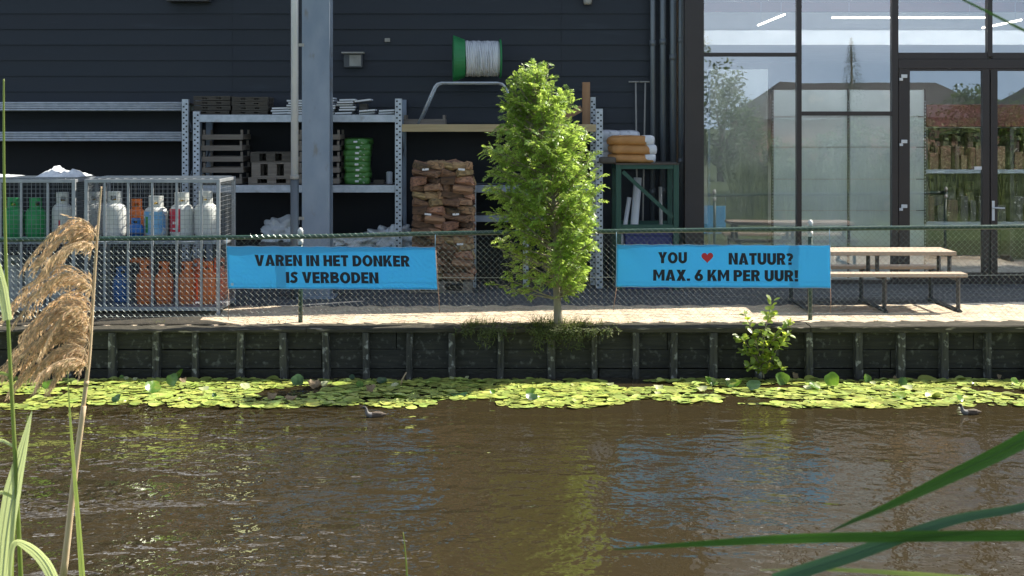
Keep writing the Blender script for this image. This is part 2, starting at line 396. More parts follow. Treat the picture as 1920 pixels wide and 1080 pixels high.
def glass_mat():
    m = bpy.data.materials.new('window_glass'); m.use_nodes = True
    nt = m.node_tree; N = nt.nodes; L = nt.links
    N.remove(N['Principled BSDF'])
    tr = N.new('ShaderNodeBsdfTransparent'); tr.inputs[0].default_value = (.92,.96,.95,1)
    gl = N.new('ShaderNodeBsdfGlossy'); gl.inputs['Roughness'].default_value = 0.0; gl.inputs[0].default_value = (.93,.96,1,1)
    fr = N.new('ShaderNodeFresnel'); fr.inputs[0].default_value = 1.5
    ad = N.new('ShaderNodeMath'); ad.operation = 'ADD'; ad.inputs[1].default_value = .16; ad.use_clamp = True
    L.new(fr.outputs[0], ad.inputs[0])
    tc = N.new('ShaderNodeTexCoord'); nz = N.new('ShaderNodeTexNoise'); nz.inputs['Scale'].default_value = 1.1; nz.inputs['Detail'].default_value = 1
    L.new(tc.outputs['Object'], nz.inputs['Vector'])
    bp = N.new('ShaderNodeBump'); bp.inputs['Strength'].default_value = .05; bp.inputs['Distance'].default_value = .02
    L.new(nz.outputs[0], bp.inputs['Height']); L.new(bp.outputs[0], gl.inputs['Normal'])
    mx = N.new('ShaderNodeMixShader')
    L.new(ad.outputs[0], mx.inputs[0]); L.new(tr.outputs[0], mx.inputs[1]); L.new(gl.outputs[0], mx.inputs[2])
    L.new(mx.outputs[0], N['Material Output'].inputs[0])
    return m
M['glass'] = glass_mat()
def emis(name, c, s):
    m = bpy.data.materials.new(name); m.use_nodes = True
    b = m.node_tree.nodes['Principled BSDF']; b.inputs['Base Color'].default_value = rgb((.8,.8,.8))
    b.inputs['Emission Color'].default_value = rgb(c); b.inputs['Emission Strength'].default_value = s
    return m
M['lamp'] = emis('lit_tube', (1, .88, .80), 3.0)
M['added_fill'] = emis('added_fill_tube', (.95, .97, 1), 24)

def water_mat():
    m = bpy.data.materials.new('canal_water'); m.use_nodes = True
    nt = m.node_tree; N = nt.nodes; L = nt.links
    b = N['Principled BSDF']
    b.inputs['Base Color'].default_value = (.034,.0258,.0125,1)
    b.inputs['Roughness'].default_value = .025
    b.inputs['IOR'].default_value = 1.45
    tc = N.new('ShaderNodeTexCoord')
    def nz(scale, st, det=2, rot=0):
        mp = N.new('ShaderNodeMapping'); mp.inputs['Scale'].default_value = st; mp.inputs['Rotation'].default_value = (0,0,rot)
        L.new(tc.outputs['Object'], mp.inputs[0])
        n = N.new('ShaderNodeTexNoise'); n.inputs['Scale'].default_value = scale; n.inputs['Detail'].default_value = det
        n.inputs['Roughness'].default_value = .5
        L.new(mp.outputs[0], n.inputs['Vector']); return n.outputs[0]
    def mul(a, k):
        n = N.new('ShaderNodeMath'); n.operation = 'MULTIPLY'; L.new(a, n.inputs[0])
        if isinstance(k, float): n.inputs[1].default_value = k
        else: L.new(k, n.inputs[1])
        return n.outputs[0]
    def add(a, c):
        n = N.new('ShaderNodeMath'); n.operation = 'ADD'; L.new(a, n.inputs[0]); L.new(c, n.inputs[1]); return n.outputs[0]
    w1 = nz(6.6, (1.0,1.0,1), 1, R(14))
    w2 = nz(1.7, (.8,1.2,1), 1, R(-10))
    w3 = nz(17.0, (1.0,.8,1), 1, R(8))
    # wind: rougher towards the near left, calm towards the right and the far bank
    sx = N.new('ShaderNodeSeparateXYZ'); L.new(tc.outputs['Object'], sx.inputs[0])
    ma = N.new('ShaderNodeMapRange'); ma.inputs[1].default_value = .1; ma.inputs[2].default_value = -3.4; ma.inputs[3].default_value = .42; ma.inputs[4].default_value = 3.4
    L.new(sx.outputs[0], ma.inputs[0])
    mb = N.new('ShaderNodeMapRange'); mb.inputs[1].default_value = 15.0; mb.inputs[2].default_value = 11.0; mb.inputs[3].default_value = .55; mb.inputs[4].default_value = 1.0
    L.new(sx.outputs[1], mb.inputs[0])
    amp = mul(ma.outputs[0], mb.outputs[0])
    gust = nz(.8, (.6,1.6,1), 2, R(6))
    mg = N.new('ShaderNodeMapRange'); mg.inputs[1].default_value = .38; mg.inputs[2].default_value = .66; mg.inputs[3].default_value = .55; mg.inputs[4].default_value = 1.55
    L.new(gust, mg.inputs[0]); amp = mul(amp, mg.outputs[0])
    h = add(add(mul(w1, .0245), mul(w2, .026)), mul(w3, .0085))
    h = mul(h, amp)
    bp = N.new('ShaderNodeBump'); bp.inputs['Strength'].default_value = 1.0; bp.inputs['Distance'].default_value = 1.0
    L.new(h, bp.inputs['Height']); L.new(bp.outputs[0], b.inputs['Normal'])
    return m
M['water'] = water_mat()
# ------------------------------------------------------------------ ground, water, paving
WZ = -0.56
def sheet(name, rows, x0, x1, mats, mis, kind='structure', nx=1):
    mb = MB()
    for i in range(len(rows)-1):
        (y0, z0), (y1, z1) = rows[i], rows[i+1]
        mb.add([(x0,y0,z0),(x1,y0,z0),(x1,y1,z1),(x0,y1,z1)], [(0,1,2,3)], mis[i])
    o = mb.build(name, mats); tag(o, kind=kind); return o
ground = sheet('ground', [(-500,.55),(3.6,.55),(4.6,.1),(6.2,-1.1),(16.30,-1.1),(16.301,-.07),(600,-.07)], -500, 500, [M['grassground'], M['sand']], [0,0,0,1,1,1])
water = sheet('water', [(4.0,WZ),(16.29,WZ)], -500, 500, [M['water']], [0])

def slab_z(x, y):       # the paving falls a little to the left edge
    k = max(0, min(1, (20.0 - y) / 3.5))
    return .004 + k * .004 * x
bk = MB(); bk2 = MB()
w = .106; g = .004; ch = .006
cs, sn = math.cos(R(45)), math.sin(R(45))
def brick(a0, a1, b0, b1):
    cx, cy = (a0+a1)/2*w, (b0+b1)/2*w
    wx, wy = cx*cs - cy*sn, cx*sn + cy*cs + 18.3
    if not (-7.4 < wx < 7.9 and 16.44 < wy < 20.9): return
    j = random.uniform(-.0025, .0025)
    q = []
    for (i, z) in ((g/2, -.03), (g/2, -ch), (g/2+ch, 0)):
        for (a, b_) in ((a0*w+i, b0*w+i), (a1*w-i, b0*w+i), (a1*w-i, b1*w-i), (a0*w+i, b1*w-i)):
            X, Y = a*cs - b_*sn, a*sn + b_*cs + 18.3
            q.append((X, Y, slab_z(X, Y) + z + j))
    fs = [(8,9,10,11)]
    for l in (0, 4):
        for k in range(4): fs.append((l+k, l+(k+1)%4, l+4+(k+1)%4, l+4+k))
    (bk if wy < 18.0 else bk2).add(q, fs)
n = 110
for x in range(-n, n):
    for y in range(-n, n):
        k = (x - y) % 4
        if k == 0: brick(x, x+2, y, y+1)
        elif k == 3: brick(x, x+1, y, y+2)
tag(bk.build('pavement', M['brick']), kind='structure')
tag(bk2.build('shade_toned_pavement', M['shadepaver']), kind='structure')  # back paving coloured darker in place of the building's shade

# strip of dark soil over the paving in front of the cages, its tone including their cast shade
so = MB(); nx_, ny_ = 90, 10
for i in range(nx_+1):
    for j in range(ny_+1):
        x = -7.4 + 4.35*i/nx_; y0_ = 16.40; y1_ = 17.19 + .04*noise.noise((x*3,1,1))
        if x > -3.55: y1_ = 16.75 - .33*min(1,(x+3.55)/.45) + .05*noise.noise((x*5,1,1))
        y = y0_ + (y1_-y0_)*j/ny_
        edge = min(1, min(j, ny_-j)/2, (nx_-i)/4)
        so.v.append((x, y, slab_z(x,y) + .003 + edge*(.012 + .010*noise.noise((x*4,y*6,2)))))
for i in range(nx_):
    for j in range(ny_):
        a = i*(ny_+1)+j; so.f.append((a, a+ny_+1, a+ny_+2, a+1)); so.m.append(0); so.s.append(True)
tag(so.build('shaded_soil', M['shaded_soil']), kind='structure')

# ------------------------------------------------------------------ quay wall
qw = thing('quay_wall', 'dark tarred timber quay wall with upright posts above the lily pads', 'quay wall', (0,16.2,WZ), world=True)
for i, (z0, z1) in enumerate(((-.98,-.47),(-.465,-.262),(-.257,-.05))):
    mb = MB(); x = -8.2
    while x < 8.2:
        l = random.uniform(2.6, 3.6)
        dy = random.uniform(-.006, .006)
        mb.boxb(x, x+l-.006, 16.20+dy, 16.285, z0+random.uniform(-.003,.003), z1+random.uniform(-.006,.006)); x += l
    mb.build('plank_row', M['quay' if i else 'quaywet'], qw, bevel=.006)
mb = MB(); x = -8.2
cop = []
while x < 8.2:
    l = random.uniform(2.2, 3.4); x1 = min(x+l, 8.3); nseg = 24
    jz = random.uniform(-.008, .006)
    vs = []; fs = []
    for i in range(nseg+1):
        X = x + (x1-x-.008)*i/nseg
        a = noise.noise((X*2.2, 3.3, 0))*.018; b_ = noise.noise((X*5, 9.3, 0))*.012
        zt = .004*X - .005 + jz + b_ * (1.6 if X < -2 else .6)
        vs += [(X, 16.08+a, -.055), (X, 16.08+a, zt-.012), (X, 16.095+a, zt), (X, 16.435+b_*.6, zt+.004), (X, 16.435+b_*.6, -.055)]
    for i in range(nseg):
        for k in range(5): fs.append((i*5+k, i*5+(k+1)%5, (i+1)*5+(k+1)%5, (i+1)*5+k))
    fs += [(0,1,2,3,4), tuple(nseg*5+k for k in (4,3,2,1,0))]
    mb.add(vs, fs); x = x1
mb.build('coping_beam', M['coping'], qw)
posts = [-115,-35,45,125,208,291,364,449,530,610,685,767,847,939,1034,1115,1193,1265,1339,1424,1519,1612,1692,1773,1855,1935,2015]
for i, px in enumerate(posts):
    x = PX(px, 16.08); wd = random.uniform(.066, .092)/1.0; lean = random.uniform(-.012,.012); top = random.uniform(-.062,-.056)
    mb = MB(); nz_ = 9; vs = []; fs = []
    for k in range(nz_+1):
        z = -1.0 + (top+1.0)*k/nz_
        ww = wd/2*(1 + .12*noise.noise((px, z*6, 1))); c = x + lean*(z+.3)/.5
        for (dx, y) in ((-ww,16.19),(-ww*.85,16.095),(0,16.085 + (.03 if i % 2 and -.5 < z < -.15 else 0)),(ww*.85,16.095),(ww,16.19)): vs.append((c+dx, y+.01*noise.noise((px,z*9,dx*30)), z))
    for k in range(nz_):
        for j in range(4): fs.append((k*5+j, k*5+j+1, (k+1)*5+j+1, (k+1)*5+j))
    fs.append(tuple(nz_*5+j for j in range(5)))
    mb.add(vs, fs); mb.build('post', M['quaypost'], qw)

# ------------------------------------------------------------------ warehouse
WY = 20.9
wx1 = 2.40
wh = thing('warehouse', 'dark warehouse clad in black horizontal boards behind the storage racks', 'warehouse', (-6,WY,0), world=True)
mb = MB(); bh = .2205; k = 0; z = .03
seams = [-14.0, -11.2, -3.95, -.2+.9, wx1-.12]
while z < 7.6:
    ss = seams if k % 1 == 0 else seams
    for a, b_ in zip(ss[:-1], ss[1:]):
        e = random.uniform(-.003, .003)
        y0 = WY - .028 + e; y1 = WY - .006
        x0_, x1_ = a, b_ - .004
        mb.add([(x0_,y0,z),(x1_,y0,z),(x1_,y1,z+bh+.02),(x0_,y1,z+bh+.02),(x0_,WY,z),(x1_,WY,z)], [(0,1,2,3),(4,5,1,0)])
    z += bh; k += 1
mb.build('cladding', M['clad'], wh)
mb = MB(); mb.boxb(-14, wx1-.1, WY+.002, WY+.3, -.05, 7.6).boxb(-14, -13.7, WY+.31, 34, -.05, 7.6).boxb(-14, wx1-.1, 34.01, 34.3, -.05, 7.6)
mb.build('wall', M['clad'], wh)
MB().boxb(-14.1, wx1-.1, WY-.08, 34.4, 7.83, 8.0).build('roof', M['roof'], wh, bevel=.01)
# vent hood, small lamps, box under the frame's upper edge
x0, x1, zt, zb = PX(657,WY), PX(681,WY), PZ(100,WY), PZ(127,WY)
v = MB().boxb(x0-.08, x1, WY-.12, WY-.03, zb, zt-.012).build('vent_box', M['darkpipe'], wh, bevel=.004)
MB().boxb(x0+.0, x1-.02, WY-.128, WY-.1205, zb+.02, zt-.03).build('vent_plate', M['zincold'], v)
MB().boxb(PX(643,WY), PX(684,WY), WY-.2, WY-.03, zt-.01, zt+.012).build('vent_cover', M['zincold'], v, bevel=.003)
MB().boxb(PX(722,WY), PX(732,WY), WY-.07, WY-.03, PZ(79,WY), PZ(72,WY)).build('junction_box', M['zincold'], wh, bevel=.004)
s = MB().boxb(PX(319,WY), PX(397,WY), WY-.26, WY-.03, PZ(5,WY), PZ(-40,WY)).build('lamp_hood', M['darkpipe'], wh, bevel=.01)
s = MB().lathe([(.0,0),(.05,0),(.06,.03),(.06,.16),(0,.16)], 16, (PX(1101,WY), WY-.12, PZ(10,WY))).build('round_lamp', M['zincold'], wh)
for px, wpx in ((1224,10),(1243,12),(1262,13),(1276,9)):
    y = WY - .13
    mb = MB(); x = PX(px, y); r = wpx/2/F*y
    mb.tube([(x,y,.05),(x,y,6.9)], r, 14)
    for zc in (1.55 + .3*math.sin(px), 3.05 + .35*math.sin(px*1.7), 5.2, 6.5):
        mb.tube([(x,y,zc-.04),(x,y,zc+.04)], r+.008, 14)
    mb.build('drainpipe', M['greypipe'], wh)

# ------------------------------------------------------------------ glass showroom
GY = 20.5
def gx(px): return PX(px, GY)
def gz(py): return PZ(py, GY)
sr = thing('showroom', 'glass fronted showroom with brown window frames right of the dark cladding', 'showroom', (8,GY,0), world=True)
XE = 24.0; HT = 5.0
MB().boxb(gx(1283), gx(1319), GY-.06, GY+.14, -.03, HT).build('corner_post', M['brown'], sr, bevel=.004)
verts_ = [(1493,1502),(1671,1683),(1850,1859),(2028,2040)]
fr = MB()
# columns: (left edge of glass, right edge of glass)
cols = [(gx(1319),gx(1493)),(gx(1502),gx(1671)),(gx(1683),gx(1850)),(gx(1859),gx(2028))]
x = gx(2040)
while x + 1.3 < XE: cols.append((x, x+1.27)); x += 1.27 + .075
edges = []
for (a, b_) in zip(cols[:-1], cols[1:]): edges.append((a[1], b_[0]))
for i, (a, b_) in enumerate(edges):
    zlo = -.03 if i != 2 else gz(106)
    fr.boxb(a, b_, GY-.05, GY+.07, zlo, HT)
fr.boxb(cols[-1][1], cols[-1][1]+.1, GY-.05, GY+.07, -.03, HT)
fr.build('mullion_frame', M['brown'], sr, bevel=.003)
tr = MB(); gl_list = []
for i, (a, b_) in enumerate(cols):
    if i == 1: rows = [(-.03,.06), (gz(217),gz(209)), (HT-.1,HT)]
    elif i in (2,3): rows = [(gz(111),gz(99)), (HT-.1,HT)]
    else: rows = [(-.03,.06), (gz(106),gz(99)), (HT-.1,HT)]
    for (z0, z1) in rows: MB().boxb(a+.001, b_-.001, GY-.043, GY+.063, z0, z1).build('transom_bar', M['brown'], sr, bevel=.003)
    for (r0, r1) in zip(rows[:-1], rows[1:]): gl_list.append((a, b_, r0[1], r1[0]))
for (a, b_, z0, z1) in gl_list:
    t_ = random.uniform(-.003, .003); u_ = random.uniform(-.002, .002)
    MB().add([(a,GY+.01-t_-u_,z0),(b_,GY+.01+t_-u_,z0),(b_,GY+.01+t_+u_,z1),(a,GY+.01-t_+u_,z1)], [(0,1,2,3)]).build('window_pane', M['glass'], sr)
# double door: two leaves under the head
MB().boxb(gx(1683)+.001, gx(2028)-.001, GY-.055, GY+.05, gz(129), gz(111)-.001).build('door_head', M['brown'], sr, bevel=.003)
for side in (0, 1):
    a, b_ = (gx(1683), gx(1853.5)) if side == 0 else (gx(1854.5), gx(2028))
    ga, gb = (gx(1704), gx(1840)) if side == 0 else (gx(1868), gx(2007))
    zt = gz(130); gt = gz(133)
    mb = MB()
    mb.boxb(a+.004, ga, GY-.06, GY+.03, .01, zt).boxb(gb, b_-.004, GY-.06, GY+.03, .01, zt)
    mb.boxb(ga, gb, GY-.058, GY+.028, gt, zt).boxb(ga, gb, GY-.058, GY+.028, .01, .16)
    d = mb.build('door', M['brown'], sr, bevel=.003)
    MB().add([(ga,GY-.01,.16),(gb,GY-.012,.16),(gb,GY-.012,gt),(ga,GY-.01,gt)], [(0,1,2,3)]).build('door_pane', M['glass'], d)
    hx = 1690 if side == 0 else 2020
    for py in (146, 268, 389):
        q = MB(); z = gz(py); xx = gx(hx)
        q.boxb(xx-.045, xx+.004, GY-.078, GY-.061, z-.042, z-.004).boxb(xx-.02, xx+.062, GY-.083, GY-.061, z-.003, z+.045)
        q.build('hinge', M['steelwhite'], d, bevel=.004)
    if side == 1:
        xx = gx(1859.5); q = MB()
        q.boxb(xx-.018, xx+.018, GY-.072, GY-.061, gz(413), gz(376)).tube([(xx,GY-.07,gz(389)),(xx,GY-.12,gz(389)),(xx+.02,GY-.122,gz(389)),(xx+.14,GY-.122,gz(389.5))], .011, 8)
        q.build('handle', M['steelwhite'], d)
    else:
        MB().boxb(gx(1824), gx(1838), GY-.07, GY-.0605, gz(318), gz(312)).build('closer_plate', M['steelwhite'], d, bevel=.002)
MB().boxb(gx(1283), XE+.1, GY-.07, 33, HT+.002, HT+.15).build('roof', M['roof'], sr, bevel=.01)
mb = MB()
for (xa_, za_), (xb_, zb_) in (((gx(1283),8.25),(10.4,5.16)),):
    mb.add([(xa_,GY-.07,HT+.153),(xb_,GY-.07,HT+.153),(xa_,GY-.07,za_),(xa_,GY+.15,HT+.153),(xb_,GY+.15,HT+.153),(xa_,GY+.15,za_)], [(0,1,2),(5,4,3),(0,2,5,3),(2,1,4,5)])
mb.build('added_shadow_wedge', M['brown'], sr)  # unseen wedge added above the roof to slant the yard's shadow edge
mb = MB().boxb(XE+.12, XE+.3, GY, 33, -.05, HT)
mb.boxb(wx1+.0, wx1+.12, GY+.15, 33, -.05, HT)
mb.boxb(wx1+.13, XE+.1, 32.8, 33, -.05, 4.72).boxb(wx1+.13, XE+.1, 32.8, 33, 4.93, HT)
for x in (3.6,5.6,7.6,9.6,12.0,15,18,21): mb.boxb(x, x+.5, 32.85, 32.95, 4.725, 4.925)
mb.build('side_wall', M['inner_white'], sr)
MB().add([(wx1+.13,GY+.08,.012),(XE,GY+.08,.012),(XE,32.79,.012),(wx1+.13,32.79,.012)], [(0,1,2,3)]).build('interior_floor', M['inner_floor'], sr)
MB().boxb(wx1+.13, XE, 24.6, 24.9, PZ(84,24.6), PZ(57,24.6)).boxb(wx1+.13, XE, 24.92, 32.75, 3.60, 3.72).build('mezzanine_edge', M['inner_white'], sr)
MB().boxb(wx1+.13, XE, 27.0, 27.15, PZ(24,27.0)+.02, PZ(4,27.0)).build('ceiling_beam', M['inner_red'], sr)
MB().boxb(wx1+.13, XE, GY+.1, 32.75, 4.88, 4.93).build('ceiling', M['inner_white'], sr)
# things inside
_last_lamp = ''
def lamp(name, label, a, b_, rad=.018, m='lamp', rods=True):
    global _last_lamp
    t = thing(name, label, 'ceiling lamp', a, 'lit lamps inside the showroom', world=True); _last_lamp = t.name
    d = (Vector(b_)-Vector(a)).normalized()
    MB().tube([a, b_], rad, 8).build('lit_tube', M[m], t)
    for p in (Vector(a)+d*.3, Vector(b_)-d*.3): MB().tube([p+Vector((0,0,.05)), (p.x,p.y,4.87)], .0025, 5).build('suspension_rod', M['galvdull'], t)
lamp('ceiling_or_added_lamp', 'long lit tube lamp running across behind the upper glass over the door', (PX(1560,26),26,PZ(33,26)), (PX(1850,26),26,PZ(33,26)))
lamp('ceiling_or_added_lamp', 'slanting lit tube lamp behind the upper left window pane', (4.5,24.4,4.03), (4.5,27.0,4.03))
lamp('ceiling_or_added_lamp', 'slanting lit tube lamp behind the upper glass at the right edge', (8.6,24.95,3.98), (8.6,27.0,3.98))
for i_, (xa_, xb_, nm_) in enumerate(((2.9,7.6,'left'),(8.0,12.6,'right'))):  # tubes added out of view to brighten the display panels
    lamp('ceiling_or_added_lamp', 'added unseen tube lamp brightening the display panels, %s one of the two' % nm_, (xa_,20.66,4.6), (xb_,20.66,4.6), .05, 'added_fill')
    rf_ = MB().boxb(xa_-.05, xb_+.05, 20.575, 20.58, 4.46, 4.72).build('added_lamp_screen', M['steelwhite'], bpy.data.objects[_last_lamp])  # added strip hides the extra tubes from the water
lab = ['grey display panel behind the window left of the door, its left half', 'grey display panel behind the window beside the door frame']
ppx = [(1449,1590),(1592,1734)]
for i, (a, b_) in enumerate(ppx):
    Y = 21.15; t = thing('display_panel', lab[i], 'display panel', (PX(a,Y),Y,.02), 'grey panels displayed behind the glass', world=True)
    ys = [541, 462, 395, 336, 276, 219, 168]
    for (y0, y1) in zip(ys[:-1], ys[1:]):
        MB().boxb(PX(a,Y)+.012, PX(b_,Y)-.012, Y, Y+.03, PZ(y0,Y)+.006, PZ(y1,Y)-.006).build('slab', M['panel'], t)
    mb = MB()
    for xx in (PX(b_,Y),):
        mb.boxb(xx-.010, xx+.012, Y-.012, Y+.04, .02, PZ(166,Y))
        z = .1
        while z < 2.55: mb.boxb(xx-.006, xx+.008, Y-.0145, Y-.0121, z, z+.02, 1); z += .045
    if i == 0:
        xx = PX(a,Y); mb.boxb(xx-.016, xx+.010, Y-.012, Y+.04, .02, PZ(166,Y))
        z = .1
        while z < 2.55: mb.boxb(xx-.010, xx+.005, Y-.0145, Y-.0121, z, z+.02, 1); z += .045
    mb.build('perforated_rail', [M['blacksteel'], M['galv']], t)
Y = 21.5
t = thing('display_panel', 'dark grey display panel behind the leftmost window pane', 'display panel', (PX(1330,Y),Y,.02), world=True)
MB().boxb(PX(1332,Y), PX(1440,Y), Y, Y+.04, .02, PZ(130,Y)).build('slab', M['panel_dark'], t)
MB().boxb(PX(1330,Y)-.02, PX(1332,Y)-.002, Y-.01, Y+.05, .02, PZ(130,Y)).build('side_rail', M['galvdull'], t)
# shop shelf behind the door
Y = 23.6
t = thing('shop_shelf', 'shop shelf with a red top band seen through the glass door', 'shelf', (PX(1700,Y),Y,.02), world=True)
sx0, sx1 = PX(1737,Y), PX(2060,Y)
MB().boxb(sx0, sx1, Y-.02, Y+.5, PZ(238,Y), PZ(196,Y)).build('red_band', M['inner_red'], t, bevel=.01)
for py in (322, 420): MB().boxb(sx0, sx1, Y, Y+.5, PZ(py+3,Y), PZ(py-4,Y)).build('shelf_board', M['galvdull'], t)
for xx in (sx0, (sx0+sx1)/2, sx1): MB().boxb(xx-.03, xx+.03, Y+.02, Y+.48, .02, PZ(239,Y)).build('shelf_post', M['blacksteel'], t)
MB().boxb(sx0, sx1, Y+.51, Y+.54, .02, PZ(240,Y)).build('back_panel', M['blacksteel'], t)
gm = [mat('goods_a', (.07,.035,.018), (.12,.065,.035), scale=20, rough=.7, c3=(.20,.15,.09), c3cut=(.55,.62), c3scale=25), mat('goods_b', (.05,.06,.03), (.10,.10,.05), scale=20, rough=.7, c3=(.16,.10,.05), c3cut=(.56,.62), c3scale=30),
      mat('goods_c', (.05,.03,.025), (.09,.05,.04), scale=16, rough=.6, c3=(.30,.28,.24), c3cut=(.62,.68), c3scale=22), mat('goods_d', (.02,.02,.025), (.05,.05,.06), scale=16, rough=.6, c3=(.2,.2,.21), c3cut=(.6,.66), c3scale=18)]
rg = random.Random(77)
for (py0, py1, nn, pool, where) in ((318,244,40,(0,0,1,2),'upper'),(416,336,40,(2,3,3,1),'lower')):
    for row in range(2):
        x = sx0 + .05
        while True:
            wd = rg.uniform(.07,.17); h = rg.uniform(.55,1.0)*(py0-py1)/F*Y*(.95 if row else .6)
            if x + wd > sx1 - .05: break
            if abs(x+wd/2-(sx0+sx1)/2) < wd/2+.04: x = (sx0+sx1)/2+.045
            yy = Y + (.26 if row else .03) + rg.uniform(0,.03)
            o = MB().box((x+wd/2, yy+.09, PZ(py0,Y)+h/2+.002), (wd,.17,h), Matrix.Rotation(rg.uniform(-.25,.25),3,'Z')).build('goods_carton', gm[rg.choice(pool)], None, bevel=.008)
            tag(o, 'carton of mixed goods on the %s shelf behind the glass door' % where, 'carton', 'cartons on the %s shop shelf' % where); x += wd + rg.uniform(.03,.06)

# ------------------------------------------------------------------ column and downpipe
CY = 18.75
col = thing('steel_column', 'tall grey galvanised steel column standing in front of the racks', 'column', (PX(592,CY),CY,0), world=True)
x0, x1 = PX(566,CY), PX(618,CY); xm = (x0+x1)/2
prof = MB(); prof.boxb(x0, x1, CY, CY+.02, 0, 7.0); prof.boxb(xm-.007, xm+.007, CY+.021, CY+.319, 0, 7.0); prof.boxb(x0, x1, CY+.32, CY+.34, 0, 7.0)
prof.build('shaft', M['galvdull'], col, bevel=.003)
MB().boxb(x0-.06, x1+.06, CY-.07, CY+.41, -.02, .022).build('base_plate', M['galvdull'], col, bevel=.004)
MB().boxb(xm-.1, xm+.1, CY+.345, WY-.03, 6.4, 6.68).build('tie_beam', M['galvdull'], col, bevel=.004)
dp = thing('downpipe', 'slim round downpipe beside the grey steel column', 'downpipe', (PX(552.5,CY),CY,0), world=True)
x = PX(552.5, CY); zj = PZ(333, CY)
MB().tube([(x,CY,zj+.015),(x,CY,6.9)], .048, 16).build('upper_pipe', M['zincpipe'], dp)
MB().tube([(x,CY,-.02),(x,CY,zj)], .054, 16).build('lower_pipe', M['greypipe'], dp)
MB().tube([(x,CY,zj-.02),(x,CY,zj+.03)], .060, 16).build('joint_ring', M['zincold'], dp)
for z in (1.0, 3.2, 5.5): MB().boxb(x+.02, x0+.03, CY-.012, CY-.002, z, z+.04).build('pipe_clip', M['zincold'], dp)

# ------------------------------------------------------------------ racks
RY = 19.9
def upright(mb, x, z1, wd=.09, y=RY, dots=True, z0=-.01, pitch=.075):
    mb.boxb(x-wd/2, x+wd/2, y, y+.07, z0, z1)
    if dots:
        z = z0 + .06; k = 0
        while z < z1 - .03:
            for sx_ in ((-1,1)):
                zz = z + (pitch/2 if sx_ > 0 else 0)
                cx = x + sx_*wd*.22; r = .012
                if zz < z1 - .03:
                    mb.add([(cx-r,y-.0015,zz-r*.9),(cx+r,y-.0015,zz-r*.9),(cx+r,y-.0015,zz+r*.9),(cx-r,y-.0015,zz+r*.9)], [(0,1,2,3)], 1)
            z += pitch; k += 1
def frame(parent, x, ztop, dots=True, y=RY, depth=.85, wd=.09):
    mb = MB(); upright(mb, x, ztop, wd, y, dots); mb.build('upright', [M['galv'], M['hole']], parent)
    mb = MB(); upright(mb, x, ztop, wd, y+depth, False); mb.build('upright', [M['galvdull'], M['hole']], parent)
    mb = MB(); z = .2; s_ = 1
    while z + .6 < ztop:
        mb.tube([(x,y+.075,z if s_>0 else z+.55),(x,y+depth-.005,z+.55 if s_>0 else z)], .012, 6); z += .55; s_ = -s_
    mb.build('brace', M['galvdull'], parent)
def beam(parent, x0, x1, py0, py1, m='galv', y=RY, depth=.85, ribs=0, name='beam', deck='wood_dark'):
    z0, z1 = PZ(py1,y), PZ(py0,y)
    mb = MB()
    if ribs:
        h = (z1-z0)/ribs
        for k in range(ribs):
            mb.tube([(x0,y+.02,z0+h*(k+.5)),(x1,y+.02,z0+h*(k+.5))], h*.5, 8)
            mb.boxb(x0, x1, y+.02, y+.05, z0+h*k+.002, z0+h*(k+1)-.002)
    else:
        mb.boxb(x0, x1, y-.012, y+.04, z0, z1)
    mb.build(name, M[m], parent, bevel=0 if ribs else .004)
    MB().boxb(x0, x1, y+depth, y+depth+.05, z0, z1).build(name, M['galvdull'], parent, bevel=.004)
    if deck:
        MB().boxb(x0+.005, x1-.005, y+.045, y+depth-.005, z1-.03, z1-.004).build('deck', M[deck], parent)
# left rack
rk = thing('storage_rack', 'storage rack with ribbed steel beams behind the gas bottle cages, leftmost', 'rack', (-6.0,RY,0), world=True)
xl, xr = PX(-140,RY), PX(347,RY)
frame(rk, xr, PZ(186,RY), True, wd=.085); frame(rk, xl, PZ(186,RY), wd=.085)
beam(rk, xl+.045, xr-.043, 191, 208, ribs=4); beam(rk, xl+.045, xr-.043, 247, 265, ribs=4)
MB().boxb(xl+.05, xr-.05, RY+.93, RY+.945, .05, PZ(262,RY)).build('shade_sheet', M['rackshade'], rk)  # black sheet put in for the shade inside the rack
# middle rack
rm = thing('storage_rack', 'galvanised storage rack behind the steel column holding pallets and green sacks', 'rack', (-2.8,RY,0), world=True)
xa, xb = PX(368,RY), PX(747,RY)
frame(rm, xa, PZ(209,RY)); frame(rm, xb, PZ(185,RY))
beam(rm, xa+.046, xb-.046, 215, 229); beam(rm, xa+.046, xb-.046, 347, 361)
MB().boxb(xa+.05, xb-.05, RY+.93, RY+.945, .05, PZ(232,RY)).build('shade_sheet', M['rackshade'], rm)
# right rack with timber shelf
rr_ = thing('storage_rack', 'storage rack with a yellow timber shelf beam behind the young tree', 'rack', (0,RY,0), world=True)
xc = PX(1124,RY)
frame(rr_, xc, PZ(204,RY)); 
mb = MB(); upright(mb, PX(1112,RY+.4), PZ(182,RY+.4), .07, RY+.4); mb.build('upright', [M['galv'], M['hole']], rr_)
beam(rr_, xb+.046, xc-.046, 233, 247, 'wood_yellow', deck='wood_old')
xi = [PX(887,RY), PX(986,RY)]
for x in xi:
    mb = MB(); upright(mb, x, PZ(346,RY), .075, RY+.1); mb.build('upright', [M['galv'], M['hole']], rr_)
beam(rr_, xi[0]-.1, xc-.046, 347, 361, 'galvdull', y=RY+.18, depth=.65); beam(rr_, xi[0]-.1, xc-.046, 404, 416, 'galvdull', y=RY+.18, depth=.65)
MB().boxb(xb+.05, xc-.05, RY+.93, RY+.945, .05, PZ(250,RY)).build('shade_sheet', M['rackshade'], rr_)

